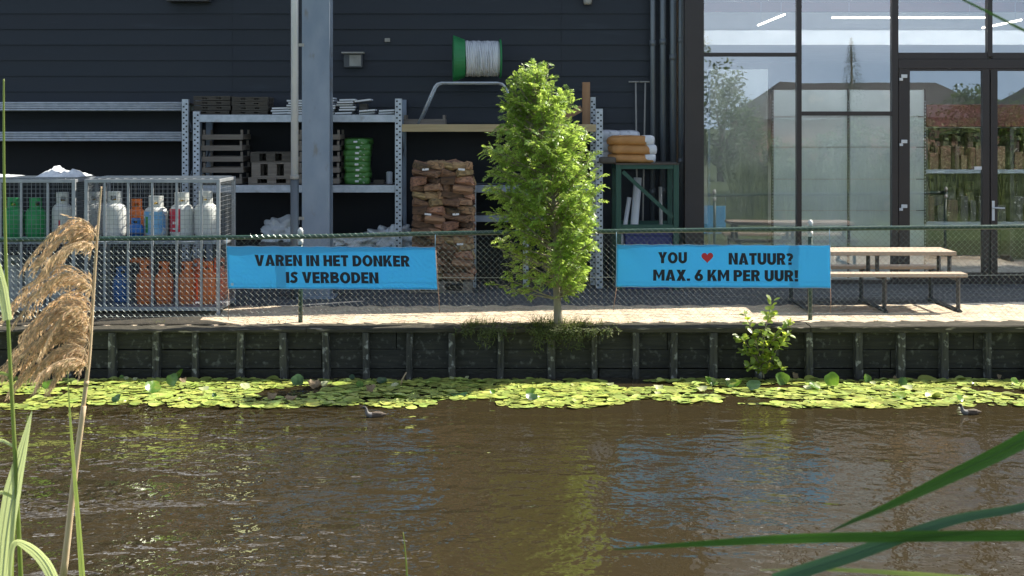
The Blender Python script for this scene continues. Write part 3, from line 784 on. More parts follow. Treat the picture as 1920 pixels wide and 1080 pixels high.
# pallets
def pallet_proto(name, label, L, D, H, m, group, blocks=True, feet=False):
    t = thing(name, label, 'pallet', (0,0,0), group)
    mb = MB(); 
    for k in range(5): mb.boxb(-L/2, L/2, -D/2 + k*(D-.1)/4, -D/2 + k*(D-.1)/4 + .1, H-.02, H)
    mb.build('deck_boards', M[m], t)
    for x in (-L/2, -.06, L/2-.12):
        for y in (-D/2, -.05, D/2-.1): MB().boxb(x, x+.12, y+.001, y+.1, .022, H-.022).build('block', M[m], t)
    mb = MB()
    for y in (-D/2, -.05, D/2-.1): mb.boxb(-L/2+.001, L/2-.001, y, y+.1, 0, .02)
    mb.build('runners', M[m], t)
    return t
TZ = PZ(215,RY) + .0   # top of upper shelf
SZ = PZ(347,RY)
first = None
for (px0, px1, n_, dz, y, nm, m) in ((370,438,4,.066,RY+.45,'left','wood_dark'),(442,508,4,.062,RY+.42,'right','wood_dark')):
    L = (px1-px0)/F*y
    for i in range(n_):
        lab = 'thin brown pallet, %s in the %s stack atop the rack' % (nth(i,n_), nm)
        t = pallet_proto('pallet', lab, L, .6, .056, m, 'pallets on top of the rack') if i == 0 else copy_tree(t0, label=lab)
        if i == 0: t0 = t
        t.location = ((PX(px0,y)+PX(px1,y))/2 + random.uniform(-.012,.012), y, TZ + i*dz); t.rotation_euler.z = random.uniform(-.02,.02)
for i, (px0, px1, z, H, lab) in enumerate(((474,560,0,.10,'weathered pallet, bottom one in the short stack left of the downpipe'),(480,556,.102,.20,'tall weathered pallet on the short stack left of the downpipe'),(478,552,.304,.14,'dark weathered pallet topping the short stack left of the downpipe'))):
    y = RY+.42; L = (px1-px0)/F*y
    t = pallet_proto('pallet', lab, L, .7, H, 'wood_old' if i < 2 else 'wood_dark', 'pallets on the middle shelf')
    t.location = ((PX(px0,y)+PX(px1,y))/2, y, SZ + z)
# stacking frames
def stack_frame(label, group):
    t = thing('stacking_frame', label, 'stacking frame', (0,0,0), group); w_ = .56
    for y in (-.3, .27): MB().boxb(-w_/2, w_/2, y, y+.03, .015, .085).build('side_board', M['wood_old'], t, bevel=.004)
    for x in (-w_/2+.002, w_/2-.032): MB().boxb(x, x+.03, -.269, .269, .02, .08).build('end_board', M['wood_old'], t)
    for x in (-w_/2+.01, w_/2-.04):
        for y in (-.268, .238): MB().boxb(x, x+.03, y, y+.03, .0861, .148).build('corner_peg', M['wood_old'], t)
    return t
for (pxc, n_, nm) in ((424,5,'left shelf end'),(604,5,'column\'s right side')):
    y = RY + .35
    for i in range(n_):
        lab = 'stacking frame with corner pegs, %s, at the %s' % (nth(i,n_), nm)
        t = stack_frame(lab, 'stacking frames on the middle shelf') if (i == 0 and pxc == 424) else copy_tree(sf0, label=lab)
        if i == 0 and pxc == 424: sf0 = t
        t.location = (PX(pxc,y) + random.uniform(-.01,.01), y, SZ + i*.149)
# white boards on top
bd0 = None
def boards(pxc, n_, wpx, lab, ang=0.0, lift=0, jit=.02):
    global bd0
    y = RY + .25
    for i in range(n_):
        if bd0 is None:
            bd0 = MB().boxb(-.5, .5, -.2, .2, .38, 1).boxb(-.49, .49, -.17, .19, 0, .379, 1).build('white_board', [M['board_white'], M['darkpipe']])
        o = bd0 if not bd0.get('label') else bd0.copy()
        if o is not bd0: C.objects.link(o)
        o.scale = (wpx/F*y, 1, .033)
        o.location = (PX(pxc,y)+random.uniform(-jit,jit), y+random.uniform(-.03,.03), TZ + lift + i*.0332)
        o.rotation_euler = (0, -ang, random.uniform(-.05,.05))
        tag(o, lab, 'board', 'white boards on top of the rack')
boards(528,3,32,'white board in the low stack just left of the downpipe',0.03)
boards(560,6,34,'white board in the stack half hidden behind the downpipe',0.0)
boards(614,7,32,'white board in the stack peeking out right of the column',0.0)
boards(651,5,29,'white board in the tallest stack right of the column',0.02,lift=.045)
boards(648,1,31,'white board lying lowest under the tall stack right of the column',0.03,jit=.0)
boards(682,1,30,'loose white board propped highest between the two right board stacks',0.12,lift=.17)
boards(690,2,29,'white board in the crooked pair second from the right end',0.08)
boards(727,2,29,'white board in the rightmost pair on top of the rack',0.05)
MB().boxb(PX(676,RY+.3),PX(690,RY+.3),RY+.15,RY+.35,TZ,TZ+.15).build('prop_block', M['wood_dark'])
tag(bpy.data.objects['prop_block'], 'dark block propping up the highest loose white board', 'block')
# green sacks
def sack(name, label, cat, L, W, H, m, group=None, lab_mat=None, seed=0, e=.45):
    t = thing(name, label, cat, (0,0,0), group)
    MB().ell((0,0,H/2), (L/2,W/2,H/2*1.12), 22, 12, e, .16, seed, 8).build('sack_body', M[m], t)
    return t
gy = RY + .38
n_ = 8
for i in range(n_):
    lab = 'green plastic sack, %s in the stack of green sacks' % nth(i,n_)
    t = sack('plastic_sack', lab, 'sack', .36, .5, .088, 'bag_green', 'green sacks on the rack', seed=i, e=.3)
    t.location = (PX(671,gy)+random.uniform(-.012,.012), gy, SZ + .004 + i*.0765); t.rotation_euler.z = random.uniform(-.08,.08)
    MB().boxb(-.02, .03, -.262, -.2, .028, .055).build('label_patch', M['white'], t, bevel=.004)
t = thing('paint_can', 'small white can at the right end of the middle shelf', 'can', (PX(730,gy),gy,SZ))
MB().lathe([(0,0),(.042,0),(.044,.01),(.044,.145),(.046,.15),(.046,.16),(0,.16)], 18).build('can_body', M['bag_white'], t)
MB().lathe([(.030,.1605),(.036,.168),(.030,.172),(0,.170)], 18).build('lid', M['galv'], t)
o = MB().boxb(PX(703,gy),PX(722,gy),gy-.2,gy,SZ,SZ+.06).build('wood_offcut', M['wood_dark'], None, bevel=.005); tag(o, 'short dark offcut of wood beside the white can', 'wood offcut')
# film bundles below
def film(px0, px1, py0, py1, y, lab, seed, m='plastic'):
    c = P((px0+px1)/2, (py0+py1)/2, y); rx = (px1-px0)/2/F*y; rz = (py1-py0)/2/F*y
    o = MB().ell(c, (rx*1.15, rx*.7, rz*1.25), 56, 36, .7, .75, seed, 11).build('plastic_film', M[m]); tag(o, lab, 'plastic film'); return o
MB_t = RY + .4
def plinth(px0, px1, pytop, lab, y=RY+.4):
    o = MB().boxb(PX(px0,y), PX(px1,y), y-.3, y+.3, -.005, PZ(pytop,y)).build('dark_crate', M['darkpipe'], None, bevel=.01); tag(o, lab, 'crate')
plinth(492,556,452,'dark crate under the white film left of the steel column'); plinth(626,768,462,'wide dark crate under the white film right of the steel column')
film(500,552,414,454,MB_t,'crumpled white plastic film on a dark crate left of the column',3)
film(628,706,444,463,MB_t,'low crumpled white film on the wide dark crate beside the column',5)
film(700,772,432,464,MB_t,'crumpled white film leaning at the perforated upright',8)

# firewood
FY = 19.35
fp = pallet_proto('pallet', 'pallet under the tall stack of bundled firewood', .82, .75, .14, 'wood_old', None)
fp.location = ((PX(771,FY)+PX(881,FY))/2, FY+.4, .006)
protos = []
def bundle_logs(seed, w_):
    rnd = random.Random(seed); mb = MB()
    for row in range(2):
        for dep in range(3):
            x = -w_/2
            while x < w_/2 - .05:
                l = min(rnd.uniform(.16,.36), w_/2 - x + .03)
                h = rnd.uniform(.085,.125); a = rnd.uniform(-.32,.32); yy = -.22 + dep*.17 + rnd.uniform(-.04,.02)
                pts = []
                for k in range(5):
                    t_ = 2*math.pi*k/5 + rnd.uniform(-.35,.35); r = h*.60*rnd.uniform(.75,1.1)
                    pts.append((r*math.cos(t_)*.95, r*math.sin(t_)))
                Mx = Matrix.Rotation(a, 4, 'Y') @ Matrix.Rotation(rnd.uniform(-.8,.8), 4, 'Z')
                c = Vector((x + l/2, yy, .05 + row*.094 + rnd.uniform(-.01,.01)))
                vs = [c + Mx @ Vector((-l/2, p, q)) for p, q in pts] + [c + Mx @ Vector((l/2+rnd.uniform(-.03,.03), p*rnd.uniform(.85,1.1), q*rnd.uniform(.85,1.1))) for p, q in pts]
                fs = [(0,1,2,3,4),(9,8,7,6,5)] + [(k,5+k,5+(k+1)%5,(k+1)%5) for k in range(5)]
                mb.add(vs, fs); x += l*rnd.uniform(.8,.95)
    return mb
rows_ = 8; wb = (110/2)/F*FY
for i in range(rows_):
    for j in range(2):
        k = (i*2+j) % 5
        lab = 'firewood bundle, %s in the %s column of the firewood stack' % (nth(i,rows_), 'left' if j == 0 else 'right')
        t = thing('firewood_bundle', lab, 'firewood', (PX(798.5 + j*55, FY) + random.uniform(-.02,.02), FY+.33, .15 + i*.196), 'bundled firewood on the pallet', rz=random.uniform(-.06,.06))
        if len(protos) <= k:
            protos.append(bundle_logs(k+11, wb).build('logs', M['log'], t, bevel=.004))
        else:
            c = protos[k].copy(); C.objects.link(c); c.parent = t
        if (i, j) in ((7,0),(7,1),(4,0),(4,1),(2,1)):
            MB().box((random.uniform(-.05,.1), -.315, .10), (.085,.004,.026), Matrix.Rotation(random.uniform(-.1,.1),4,'Y')).build('paper_tag', M['white'], t)

# cable reel and stand
cy = RY + .42
st = thing('reel_stand', 'bent tube stand carrying the green cable reel on the timber shelf', 'stand', (PX(875,cy),cy,PZ(233,RY)), world=True)
TZ2 = PZ(233, RY) - .004
ztop = PZ(156, cy)
for dy in (-.24, .24):
    y = cy + dy
    pts = [(PX(786,cy),y,TZ2+.012),(PX(816,cy),y,ztop-.06),(PX(821,cy),y,ztop-.015),(PX(829,cy),y,ztop),(PX(880,cy),y,ztop),(PX(934,cy),y,ztop),(PX(942,cy),y,ztop-.015),(PX(948,cy),y,ztop-.06),(PX(978,cy),y,TZ2+.012)]
    MB().tube(pts, .015, 10).build('bent_tube', M['galv'], st)
for px in (830, 933): MB().tube([(PX(px,cy),cy-.235,ztop),(PX(px,cy),cy+.235,ztop)], .012, 8).build('cross_tube', M['galv'], st)
rl = thing('cable_reel', 'green cable reel wound with white cable on the tube stand', 'cable reel', (PX(895,cy),cy,ztop+.017+.321), rz=R(4))
def disc_ring(mb, x0, x1, r0, r1, n=40, mi=0):
    vs = []; fs = []
    for k in range(n):
        t = 2*math.pi*k/n
        for (x, r) in ((x0,r0),(x0,r1),(x1,r1),(x1,r0)): vs.append((x, r*math.cos(t), r*math.sin(t)))
    for k in range(n):
        k2 = (k+1) % n
        for q in range(4): fs.append((k*4+q, k*4+(q+1)%4, k2*4+(q+1)%4, k2*4+q))
    mb.add(vs, fs, mi, False)
def xlathe(mb, prof, n=40):
    vs = []; fs = []
    for (x, r_) in prof:
        for k in range(n):
            t = 2*math.pi*k/n; vs.append((x, r_*math.cos(t), r_*math.sin(t)))
    for i in range(len(prof)-1):
        for k in range(n): fs.append((i*n+k, i*n+(k+1)%n, (i+1)*n+(k+1)%n, (i+1)*n+k))
    mb.add(vs, fs, 0, False)
mb = MB(); xlathe(mb, [(-.335,.05),(-.335,.315),(-.322,.320),(-.312,.315),(-.175,.262),(-.165,.20),(-.165,.05)]); mb.build('left_cone_flange', M['reel_green'], rl)
mb = MB(); xlathe(mb, [(.30,.05),(.30,.255),(.305,.270),(.322,.272),(.328,.255),(.328,.05)]); mb.build('right_flange', M['reel_green'], rl)
mb = MB(); disc_ring(mb, -.17, .31, .05, .12); mb.build('core', M['reel_green'], rl)
mb = MB(); x = -.155
while x < .292:
    r = .236 + .012*noise.noise((x*25,0,0)); pts = []
    for k in range(29):
        t = 2*math.pi*k/28
        pts.append((x + .006*math.sin(t*2+x*40), r*math.cos(t), r*math.sin(t)))
    mb.tube(pts, .013, 5, cap=False); x += .0225
disc_ring(mb, -.163, .298, .125, .23)
mb.build('wound_cable', M['cable'], rl)
for k in range(3):
    x = .02 + k*.07
    MB().tube([(x,-.252,.1),(x+.02,-.262,-.02),(x+.015,-.255,-.12),(x+.05,-.20,-.20)], .009, 5).build('loose_strand', M['cable'], rl)
# small grey crate, timber trestle
y = RY + .2
t = thing('low_frame', 'low grey wooden frame lying at the left end of the timber shelf', 'wooden frame', (PX(796,y),y,TZ2), world=True)
for yy in (y-.02, y+.4): MB().boxb(PX(757,y), PX(835,y), yy, yy+.04, TZ2, TZ2+.075).build('side_board', M['wood_old'], t, bevel=.004)
for px in (759, 832): MB().boxb(PX(px,y)-.015, PX(px,y)+.015, y+.021, y+.399, TZ2+.01, TZ2+.13).build('end_post', M['wood_old'], t)
y = RY + .3
t = thing('timber_bracket', 'brown timber bracket with a slanted foot standing right of the tree top', 'timber bracket', (PX(1099,y),y,TZ2), world=True)
MB().boxb(PX(1092,y), PX(1106.5,y), y, y+.1, TZ2, PZ(154,y)).build('upright_post', M['wood_post'], t, bevel=.005)
c0 = P(1056,222,y); c1 = P(1091,203,y)
MB().box(((c0+c1)/2).to_tuple()[:1] + (y+.05, ((c0+c1)/2).z), ((c1-c0).length, .08, .09), Matrix.Rotation(-math.atan2(c1.z-c0.z, c1.x-c0.x),4,'Y')).build('slanted_foot', M['wood_post'], t, bevel=.005)

# green steel stand with sacks
GYt = 19.7
gs = thing('steel_stand', 'green painted steel stand carrying orange sacks beside the showroom', 'steel stand', (PX(1214,GYt),GYt,0), world=True)
xl, xr = PX(1160,GYt), PX(1268,GYt); zt = PZ(309,GYt)
for x in (xl, xr):
    for y in (GYt, GYt+.8): MB().boxb(x-.035, x+.035, y, y+.07, -.01, zt - .001).build('leg', M['greensteel'], gs, bevel=.004)
    MB().boxb(x-.025, x+.025, GYt+.071, GYt+.799, zt-.07, zt-.01).build('side_rail', M['greensteel'], gs)
for (za, zb_) in ((309,317),(421,430)):
    for y in (GYt+.005, GYt+.81): MB().boxb(xl+.036, xr-.036, y, y+.05, PZ(zb_,GYt), PZ(za,GYt)-.002).build('cross_rail', M['greensteel'], gs, bevel=.003)
a, b_ = P(1168,322,GYt), P(1262,408,GYt)
for (p, q) in ((a,b_),):
    d = q - p; MB().box(((p.x+q.x)/2, GYt+.03, (p.z+q.z)/2), (d.length, .03, .05), Matrix.Rotation(-math.atan2(d.z,d.x),4,'Y')).build('diagonal_brace', M['greensteel'], gs)
MB().boxb(xl-.04, xr+.04, GYt-.01, GYt+.88, zt, zt+.02).build('deck', M['wood_dark'], gs)
for i in range(3):
    lab = 'orange and white sack, %s of the three on the green steel stand' % ('bottom','middle','topmost')[i]
    t = sack('feed_sack', lab, 'sack', .62, .42, .125, 'bag_orange', 'orange and white sacks', seed=i+30, e=.5)
    t.location = (PX(1187,GYt) + (.0,.01,-.02)[i], GYt+.26, zt+.02 + i*.118); t.rotation_euler.z = random.uniform(-.03,.03)
    MB().ell((.225,0,.0625), (.10,.205,.074), 14, 10, .55, .12, i+3, 6).build('white_end', M['bag_white'], t)
t = sack('feed_sack', 'flattened dark sack squashed at the left edge of the green stand', 'sack', .22, .3, .08, 'wood_dark', seed=50); t.location = (PX(1140,GYt),GYt+.1,zt+.02)
for i in range(3):
    lab = 'white sack, %s in the left pile on the rack end beside the orange sacks' % ('bottom','middle','topmost')[i]
    t = sack('white_sack', lab, 'sack', .34, .4, .15, 'bag_white', 'white sacks behind the tree', seed=i+40, e=.5); t.location = (PX(1139,GYt+.62), GYt+.66, zt+.022+i*.14)
    lab = 'white sack, %s in the right pile behind the orange sacks' % ('bottom','middle','topmost')[i]
    t = sack('white_sack', lab, 'sack', .36, .36, .15, 'bag_white', 'white sacks behind the tree', seed=i+45, e=.5); t.location = (PX(1176,GYt+.62), GYt+.68, zt+.022+i*.138)
for (pa, pb, r, m, lab) in (((1196,333),(1186,470),.055,'zincpipe','thick grey tube leaning under the green stand'),((1180,370),(1165,470),.03,'zincpipe','thin grey tube leaning beside the thick tube under the stand'),((1238,350),(1240,470),.025,'zincold','dull upright tube under the right of the green stand')):
    y = GYt + .45; p = P(*pa, y); q = P(*pb, y); d = (q-p).normalized(); q = p + d*((p.z-.01)/-d.z)
    mb = MB(); mb.tube([p, q], r, 12); o = mb.build('leaning_tube', M[m]); tag(o, lab, 'tube')
o = thing('navy_crate', 'dark blue crate under the green steel stand', 'crate', (PX(1222,GYt+.3),GYt+.3,0), world=True)
y = GYt+.3
MB().boxb(PX(1170,y), PX(1258,y), y-.2, y+.2, 0, PZ(440,y)).build('crate_body', M['navy'], o, bevel=.01)
MB().boxb(PX(1168,y), PX(1260,y), y-.22, y+.22, PZ(440,y)+.001, PZ(432,y)).build('crate_rim', M['navy'], o, bevel=.006)
for (pxa, pxb, lab) in ((1192,1196,'left thin tool with a crossbar leaning at the black boards'),(1210,1203,'right thin tool with a crossbar leaning at the black boards')):
    y = WY - .12; t = thing('long_tool', lab, 'tool', (PX(pxb,y),y-.3,.01), 'long tools leaning at the wall', world=True)
    zt_ = PZ(155,y)
    MB().tube([(PX(pxa,y),y,zt_),(PX(pxb,y-.25),y-.25,.01)], .012, 8).build('shaft', M['zincold'], t)
    MB().tube([(PX(pxa,y)-.10,y-.01,zt_+.012),(PX(pxa,y)+.06,y-.01,zt_+.012)], .011, 8).build('crossbar', M['zincold'], t)
# ------------------------------------------------------------------ gas bottle cages
KY = 17.2; KD = 1.0
def cage(x0, x1, label, verts_px, front_open=False):
    t = thing('bottle_cage', label, 'cage', ((x0+x1)/2,KY,0), 'gas bottle cages', world=True)
    zt = PZ(336,KY); z1 = .085; zs = PZ(449,17.6)
    for (x, y) in ((x0,KY),(x1-.04,KY),(x0,KY+KD-.04),(x1-.04,KY+KD-.04)):
        MB().boxb(x, x+.04, y, y+.04, -.02, zt).build('corner_post', M['cage'], t, bevel=.003)
    mb = MB()
    for y in (KY-.002, KY+KD-.038):
        mb.boxb(x0+.041, x1-.041, y, y+.04, zt-.042, zt-.001).boxb(x0+.041, x1-.041, y, y+.04, .04, .085)
    for x in (x0+.001, x1-.041):
        mb.boxb(x, x+.04, KY+.041, KY+KD-.041, zt-.04, zt-.002).boxb(x, x+.04, KY+.041, KY+KD-.041, .04, .084)
        mb.boxb(x, x+.03, KY+.041, KY+KD-.041, zs-.05, zs-.02)
    mb.build('frame_rail', M['cage'], t, bevel=.003)
    MB().boxb(x0+.042, x1-.042, KY+.042, KY+KD-.042, zs-.025, zs-.003).build('upper_shelf', M['galvdull'], t)
    MB().boxb(x0+.042, x1-.042, KY+.042, KY+KD-.042, .06, .082).build('floor_plate', M['galvdull'], t)
    mb = MB(); u = x0+.06
    while u < x1-.05: mb.boxb(u-.003, u+.003, KY+.01, KY+KD-.02, zt+.002, zt+.008); u += .1
    u = KY+.06
    while u < KY+KD-.05: mb.boxb(x0+.02, x1-.02, u-.003, u+.003, zt+.0081, zt+.0121); u += .1
    mb.build('roof_grid', M['cage'], t)
    mb = MB()
    for px in verts_px: 
        x = PX(px,KY); mb.boxb(x-.014, x+.014, KY+.002, KY+.03, .086, zt-.043)
    mb.build('front_bars', M['cage'], t, bevel=.002)
    def mesh(a, b_, y=None, x=None, nm='wire_panel'):
        mb = MB(); s_ = .052; r = .0017; u = a + .03
        while u < b_:
            if y is not None: mb.boxb(u-r, u+r, y-r, y+r, .086, zt-.043)
            else: mb.boxb(x-r, x+r, u-r, u+r, .086, zt-.043)
            u += s_
        z = .11
        while z < zt-.05:
            if y is not None: mb.boxb(a, b_, y+r+.0001, y+3*r, z-r, z+r)
            else: mb.boxb(x+r+.0001, x+3*r, a, b_, z-r, z+r)
            z += s_
        mb.build(nm, M['cagewire'], t)
    mesh(x0+.042, x1-.042, y=KY+.034); mesh(x0+.042, x1-.042, y=KY+KD-.02)
    mesh(KY+.042, KY+KD-.042, x=x0+.02); mesh(KY+.042, KY+KD-.042, x=x1-.02)
    return t, zs
c1, ZS = cage(PX(158,KY), PX(412,KY), 'galvanised wire cage holding grey bottles above and orange bottles below', (196,240,285,331,377))
c2, _ = cage(PX(-130,KY), PX(141,KY), 'galvanised wire cage with green gas bottles at the left edge', (-85,-40,0,39,89))

def bottle(label, m, d, h, px, y, z, group=None, band=None, collar_m=None, kind='tall', lab=None, rz=None):
    """lathe gas bottle standing at px; total height h, diameter d"""
    r = d/2; hb = h*(.76 if kind == 'tall' else .74)
    t = thing('gas_bottle', label, 'gas bottle', (PX(px,y), y, z), group, rz=rz if rz is not None else random.uniform(-.4,.4))
    MB().lathe([(0,.02),(r*.7,.022),(r*.93,.05),(r,.09),(r,hb-.11),(r*.97,hb-.07),(r*.86,hb-.03),(r*.62,hb-.006),(.035,hb+.004),(0,hb+.004)], 28).build('body', M[m], t)
    MB().lathe([(r*.80,0),(r*.86,0),(r*.86,.055),(r*.80,.055)], 28).build('foot_ring', M[m], t)
    # guard collar with windows
    rc = r*.60; n = 30; zb, zt_ = hb-.025, h
    mb = MB()
    for k in range(n):
        a0, a1 = 2*math.pi*k/n, 2*math.pi*(k+1)/n
        win = (k % 10) in (2,3,4,5)
        segs = [(zb, zb+(zt_-zb)*.36), (zt_-(zt_-zb)*.30, zt_)] if win else [(zb, zt_)]
        for (s0, s1) in segs:
            v = []
            for rr in (rc, rc-.006):
                for a in (a0, a1):
                    for zz in (s0, s1): v.append((rr*math.cos(a), rr*math.sin(a), zz))
            mb.add(v, [(0,2,3,1),(4,5,7,6),(1,3,7,5),(0,4,6,2)])
    mb.build('guard_collar', M[collar_m or m], t)
    MB().tube([(0,0,hb),(0,0,hb+.05)], .016, 10).tube([(-.03,0,hb+.03),(.035,0,hb+.03)], .011, 8).build('valve', M['brass'], t)
    if lab == 'diamond':
        s = .052; zc = hb*.44; vs = []; a = -math.pi/2 - t.rotation_euler.z
        for (u, v) in ((0,-s),(s,0),(0,s),(-s,0),(0,0)):
            an = a + u/r; rr = r + .0015; vs.append((rr*math.cos(an), rr*math.sin(an), zc+v))
        MB().add(vs, [(0,1,4),(1,2,4),(2,3,4),(3,0,4)]).build('hazard_label', M['red'], t)
    elif lab:
        (mm, z0, z1, w0, w1) = lab; a = -math.pi/2 - t.rotation_euler.z
        vs = []; nn = 12
        for k in range(nn+1):
            an = a + (w0 + (w1-w0)*k/nn)
            rr = r + .0015
            vs += [(rr*math.cos(an), rr*math.sin(an), z0), (rr*math.cos(an), rr*math.sin(an), z1)]
        MB().add(vs, [(2*k,2*k+2,2*k+3,2*k+1) for k in range(nn)], 0, True).build('paper_label', M[mm], t)
        if mm == 'sky_label':
            vs = []
            for k in range(5):
                an = a - .75 + .3*k/4; rr = r + .003
                vs += [(rr*math.cos(an), rr*math.sin(an), z0+.02), (rr*math.cos(an), rr*math.sin(an), z1-.06)]
            MB().add(vs, [(2*k,2*k+2,2*k+3,2*k+1) for k in range(4)], 0, True).build('green_sticker', M['greenlab'], t)
        if mm == 'red':
            for (q0, q1, h0, h1) in ((-.62,-.45,.45,.52),(-.40,-.22,.45,.52),(-.62,-.30,.30,.34)):
                vs = []
                for k in range(4):
                    an = a + q0 + (q1-q0)*k/3; rr = r + .003
                    vs += [(rr*math.cos(an), rr*math.sin(an), hb*h0), (rr*math.cos(an), rr*math.sin(an), hb*h1)]
                MB().add(vs, [(2*k,2*k+2,2*k+3,2*k+1) for k in range(3)], 0, True).build('label_print', M['white'], t)
    return t
by = 17.58; hb_ = 88/F*by
bottle('plain light grey gas bottle, leftmost of the grey ones on the upper shelf', 'bot_grey', .282, .575, 215, by, ZS, 'light grey gas bottles')
bottle('light grey gas bottle with a blue landscape label on the upper shelf', 'bot_grey', .285, .52, 292.5, by, ZS, 'light grey gas bottles', lab=('sky_label', .07, .34, -1.1, 1.1))
bottle('light grey gas bottle with a dark red label on its left half', 'bot_grey', .28, .56, 341, by, ZS, 'light grey gas bottles', lab=('red', .10, .37, -1.2, .1))
bottle('pale grey gas bottle in the right corner of the upper shelf', 'bot_grey', .27, .575, 386, by, ZS, 'light grey gas bottles')
bottle('small blue gas bottle in front of an orange one on the upper shelf', 'bot_blue', .19, .26, 255, by-.1, ZS)
bottle('orange gas bottle standing behind the small blue bottle on the upper shelf', 'bot_orange', .22, .47, 256, by+.25, ZS, 'orange gas bottles')
bottle('light grey gas bottle with a red diamond hazard sign in the left cage', 'bot_grey', .24, .565, 117, by, ZS, 'light grey gas bottles', lab='diamond', rz=.1)
bottle('green gas bottle, left of the two in the left cage', 'bot_green', .245, .50, 26, by, ZS, 'green gas bottles')
bottle('green gas bottle, right of the two in the left cage', 'bot_green', .245, .50, 67, by, ZS, 'green gas bottles')
bottle('grey gas bottle in the back row behind the upper grey bottles', 'bot_grey', .26, .55, 178, by+.42, ZS, 'light grey gas bottles')
lp = [(272,'leftmost'),(308,'second from the left'),(351,'third from the left'),(389,'fourth from the left')]
for i, (px, nm) in enumerate(lp):
    lab = 'orange gas bottle, %s on the cage floor' % nm
    if i == 0: ob = bottle(lab, 'bot_orange', .215, .50, px, by-.05, .0835, 'orange gas bottles', rz=0.6)
    else:
        copy_tree(ob, label=lab, loc=(PX(px,by-.05), by-.05, .0835), rz=random.uniform(-1.5,1.5))
copy_tree(ob, label='orange gas bottle in the back right corner of the cage floor', loc=(PX(407,by+.3), by+.42, .0835), rz=.4)
copy_tree(ob, label='orange gas bottle standing behind the third orange bottle', loc=(PX(372,by+.3), by+.3, .0835), rz=1.4)
bottle('dark blue gas bottle low in the left part of the cage', 'bot_blue', .21, .42, 228, by+.15, .0835)
for i, (px, nm) in enumerate(((24,'left'),(66,'middle'),(112,'right'))):
    bottle('dull white gas bottle, %s of the three low in the left cage' % nm, 'bot_grey', .24, .55, px, by+.1, .0835, 'white bottles low in the left cage')
o = MB().ell((PX(256,by), by-.0, .0835+.56), (.13,.12,.03), 16, 8, .6, .15, 4, 8).build('orange_cap', M['bot_orange']); tag(o, 'orange plastic lid lying on the leftmost low orange bottle', 'lid')
o.location.x = PX(265,by)-PX(256,by); o.location.z = -.045
kz = PZ(336,KY) + .012
def sheetfilm(px0, px1, py0, lab, seed, y):
    c = Vector(((PX(px0,y)+PX(px1,y))/2, y, kz)); rx = (PX(px1,y)-PX(px0,y))/2
    h = PZ(py0,y) - kz; n = 30; m = 14; vs = []; fs = []
    for i in range(n+1):
        for j in range(m+1):
            u, v = i/n*2-1, j/m*2-1
            e = max(0, 1-u*u)**.5*max(0, 1-v*v)**.5
            z = h*e*(.45 + .9*abs(noise.noise((u*2.2+seed, v*1.6, seed*2)))  + .45*noise.noise((u*5+seed, v*4, 1)) + .5*max(0, 1-abs(u+.4)*3))
            vs.append((c.x+u*rx, c.y+v*.3, c.z+max(.003, z)))
    for i in range(n):
        for j in range(m): fs.append((i*(m+1)+j, (i+1)*(m+1)+j, (i+1)*(m+1)+j+1, i*(m+1)+j+1))
    o = MB().add(vs, fs, 0, True).build('plastic_sheet', M['plastic']); tag(o, lab, 'plastic sheet')
sheetfilm(80, 162, 314, 'crumpled white plastic sheet on the cage tops between the cages', 2, KY+.6)
sheetfilm(-60, 34, 325, 'low white plastic sheet on top of the left cage', 6, KY+.6)

# ------------------------------------------------------------------ chain link fence
NY = 16.5
rail_pts = [(-260,458),(0,449.5),(562,444),(880,436.5),(1521,429),(1920,425),(2180,422)]
def rail_z(x):
    px = x/NY*F + 960
    for (a, za), (b_, zb_) in zip(rail_pts[:-1], rail_pts[1:]):
        if px <= b_: return PZ(za + (zb_-za)*(px-a)/(b_-a), NY)
    return PZ(rail_pts[-1][1], NY)
fx0, fx1 = PX(-250,NY), PX(2170,NY)
fe = thing('chain_link_fence', 'green chain link fence along the quay edge carrying two blue banners', 'fence', (0,NY,0), world=True)
mb = MB(); pts = []; x = fx0
while x <= fx1 + .01: pts.append((x, NY, rail_z(x) + .004*noise.noise((x*1.3,0,0)))); x += .2
mb.tube(pts, .026, 10); mb.build('top_rail', M['green_fence'], fe)
for px in (-232, 562, 1521, 2160):
    x = PX(px,NY); zt = rail_z(x)
    p = MB().tube([(x,NY+.055,-.25),(x,NY+.055,zt+.025)], .025, 12).build('post', M['green_fence'], fe)
    MB().lathe([(.0,.075),(.018,.07),(.030,.045),(.032,.0),(.0,0)][::-1], 12, (x,NY+.055,zt+.0255)).build('post_cap', M['capgrey'], p)
    MB().tube([(x,NY+.055,zt-.09),(x,NY+.055,zt-.03)], .031, 12).build('clamp', M['capgrey'], p)
d = .0325; mb = MB(); k = 0
nW = int((fx1-fx0)/d)
rw = .0014
for k in range(nW):
    xa = fx0 + k*d; zt = rail_z(xa) + .03; zb_ = slab_z(xa, NY) + .012
    n = int((zt-zb_)/d); pts = []
    z0 = zt - n*d
    for j in range(n+1):
        s_ = (j + k) % 2
        wob = .004*noise.noise((xa*2.1, j*.21, 3))
        pts.append((xa + d*s_ + wob, NY - .029 + (.002 if j % 2 else -.002) + .012*noise.noise((xa*.7, j*.08, 8)), z0 + j*d + wob))
    mb.tube(pts, rw, 3, smooth=False, cap=False)
mb.build('chain_link_mesh', M['fence_wire'], fe)
for px in (497, 1180):
    pass
mb = MB()
for fz in (.08,.5):
    pts = []; x = fx0
    while x < fx1: pts.append((x, NY-.026, slab_z(x,NY)+fz+.006*noise.noise((x,fz,0)))); x += .25
    mb.tube(pts, .0018, 4)
mb.build('tension_wire', M['fence_wire'], fe)

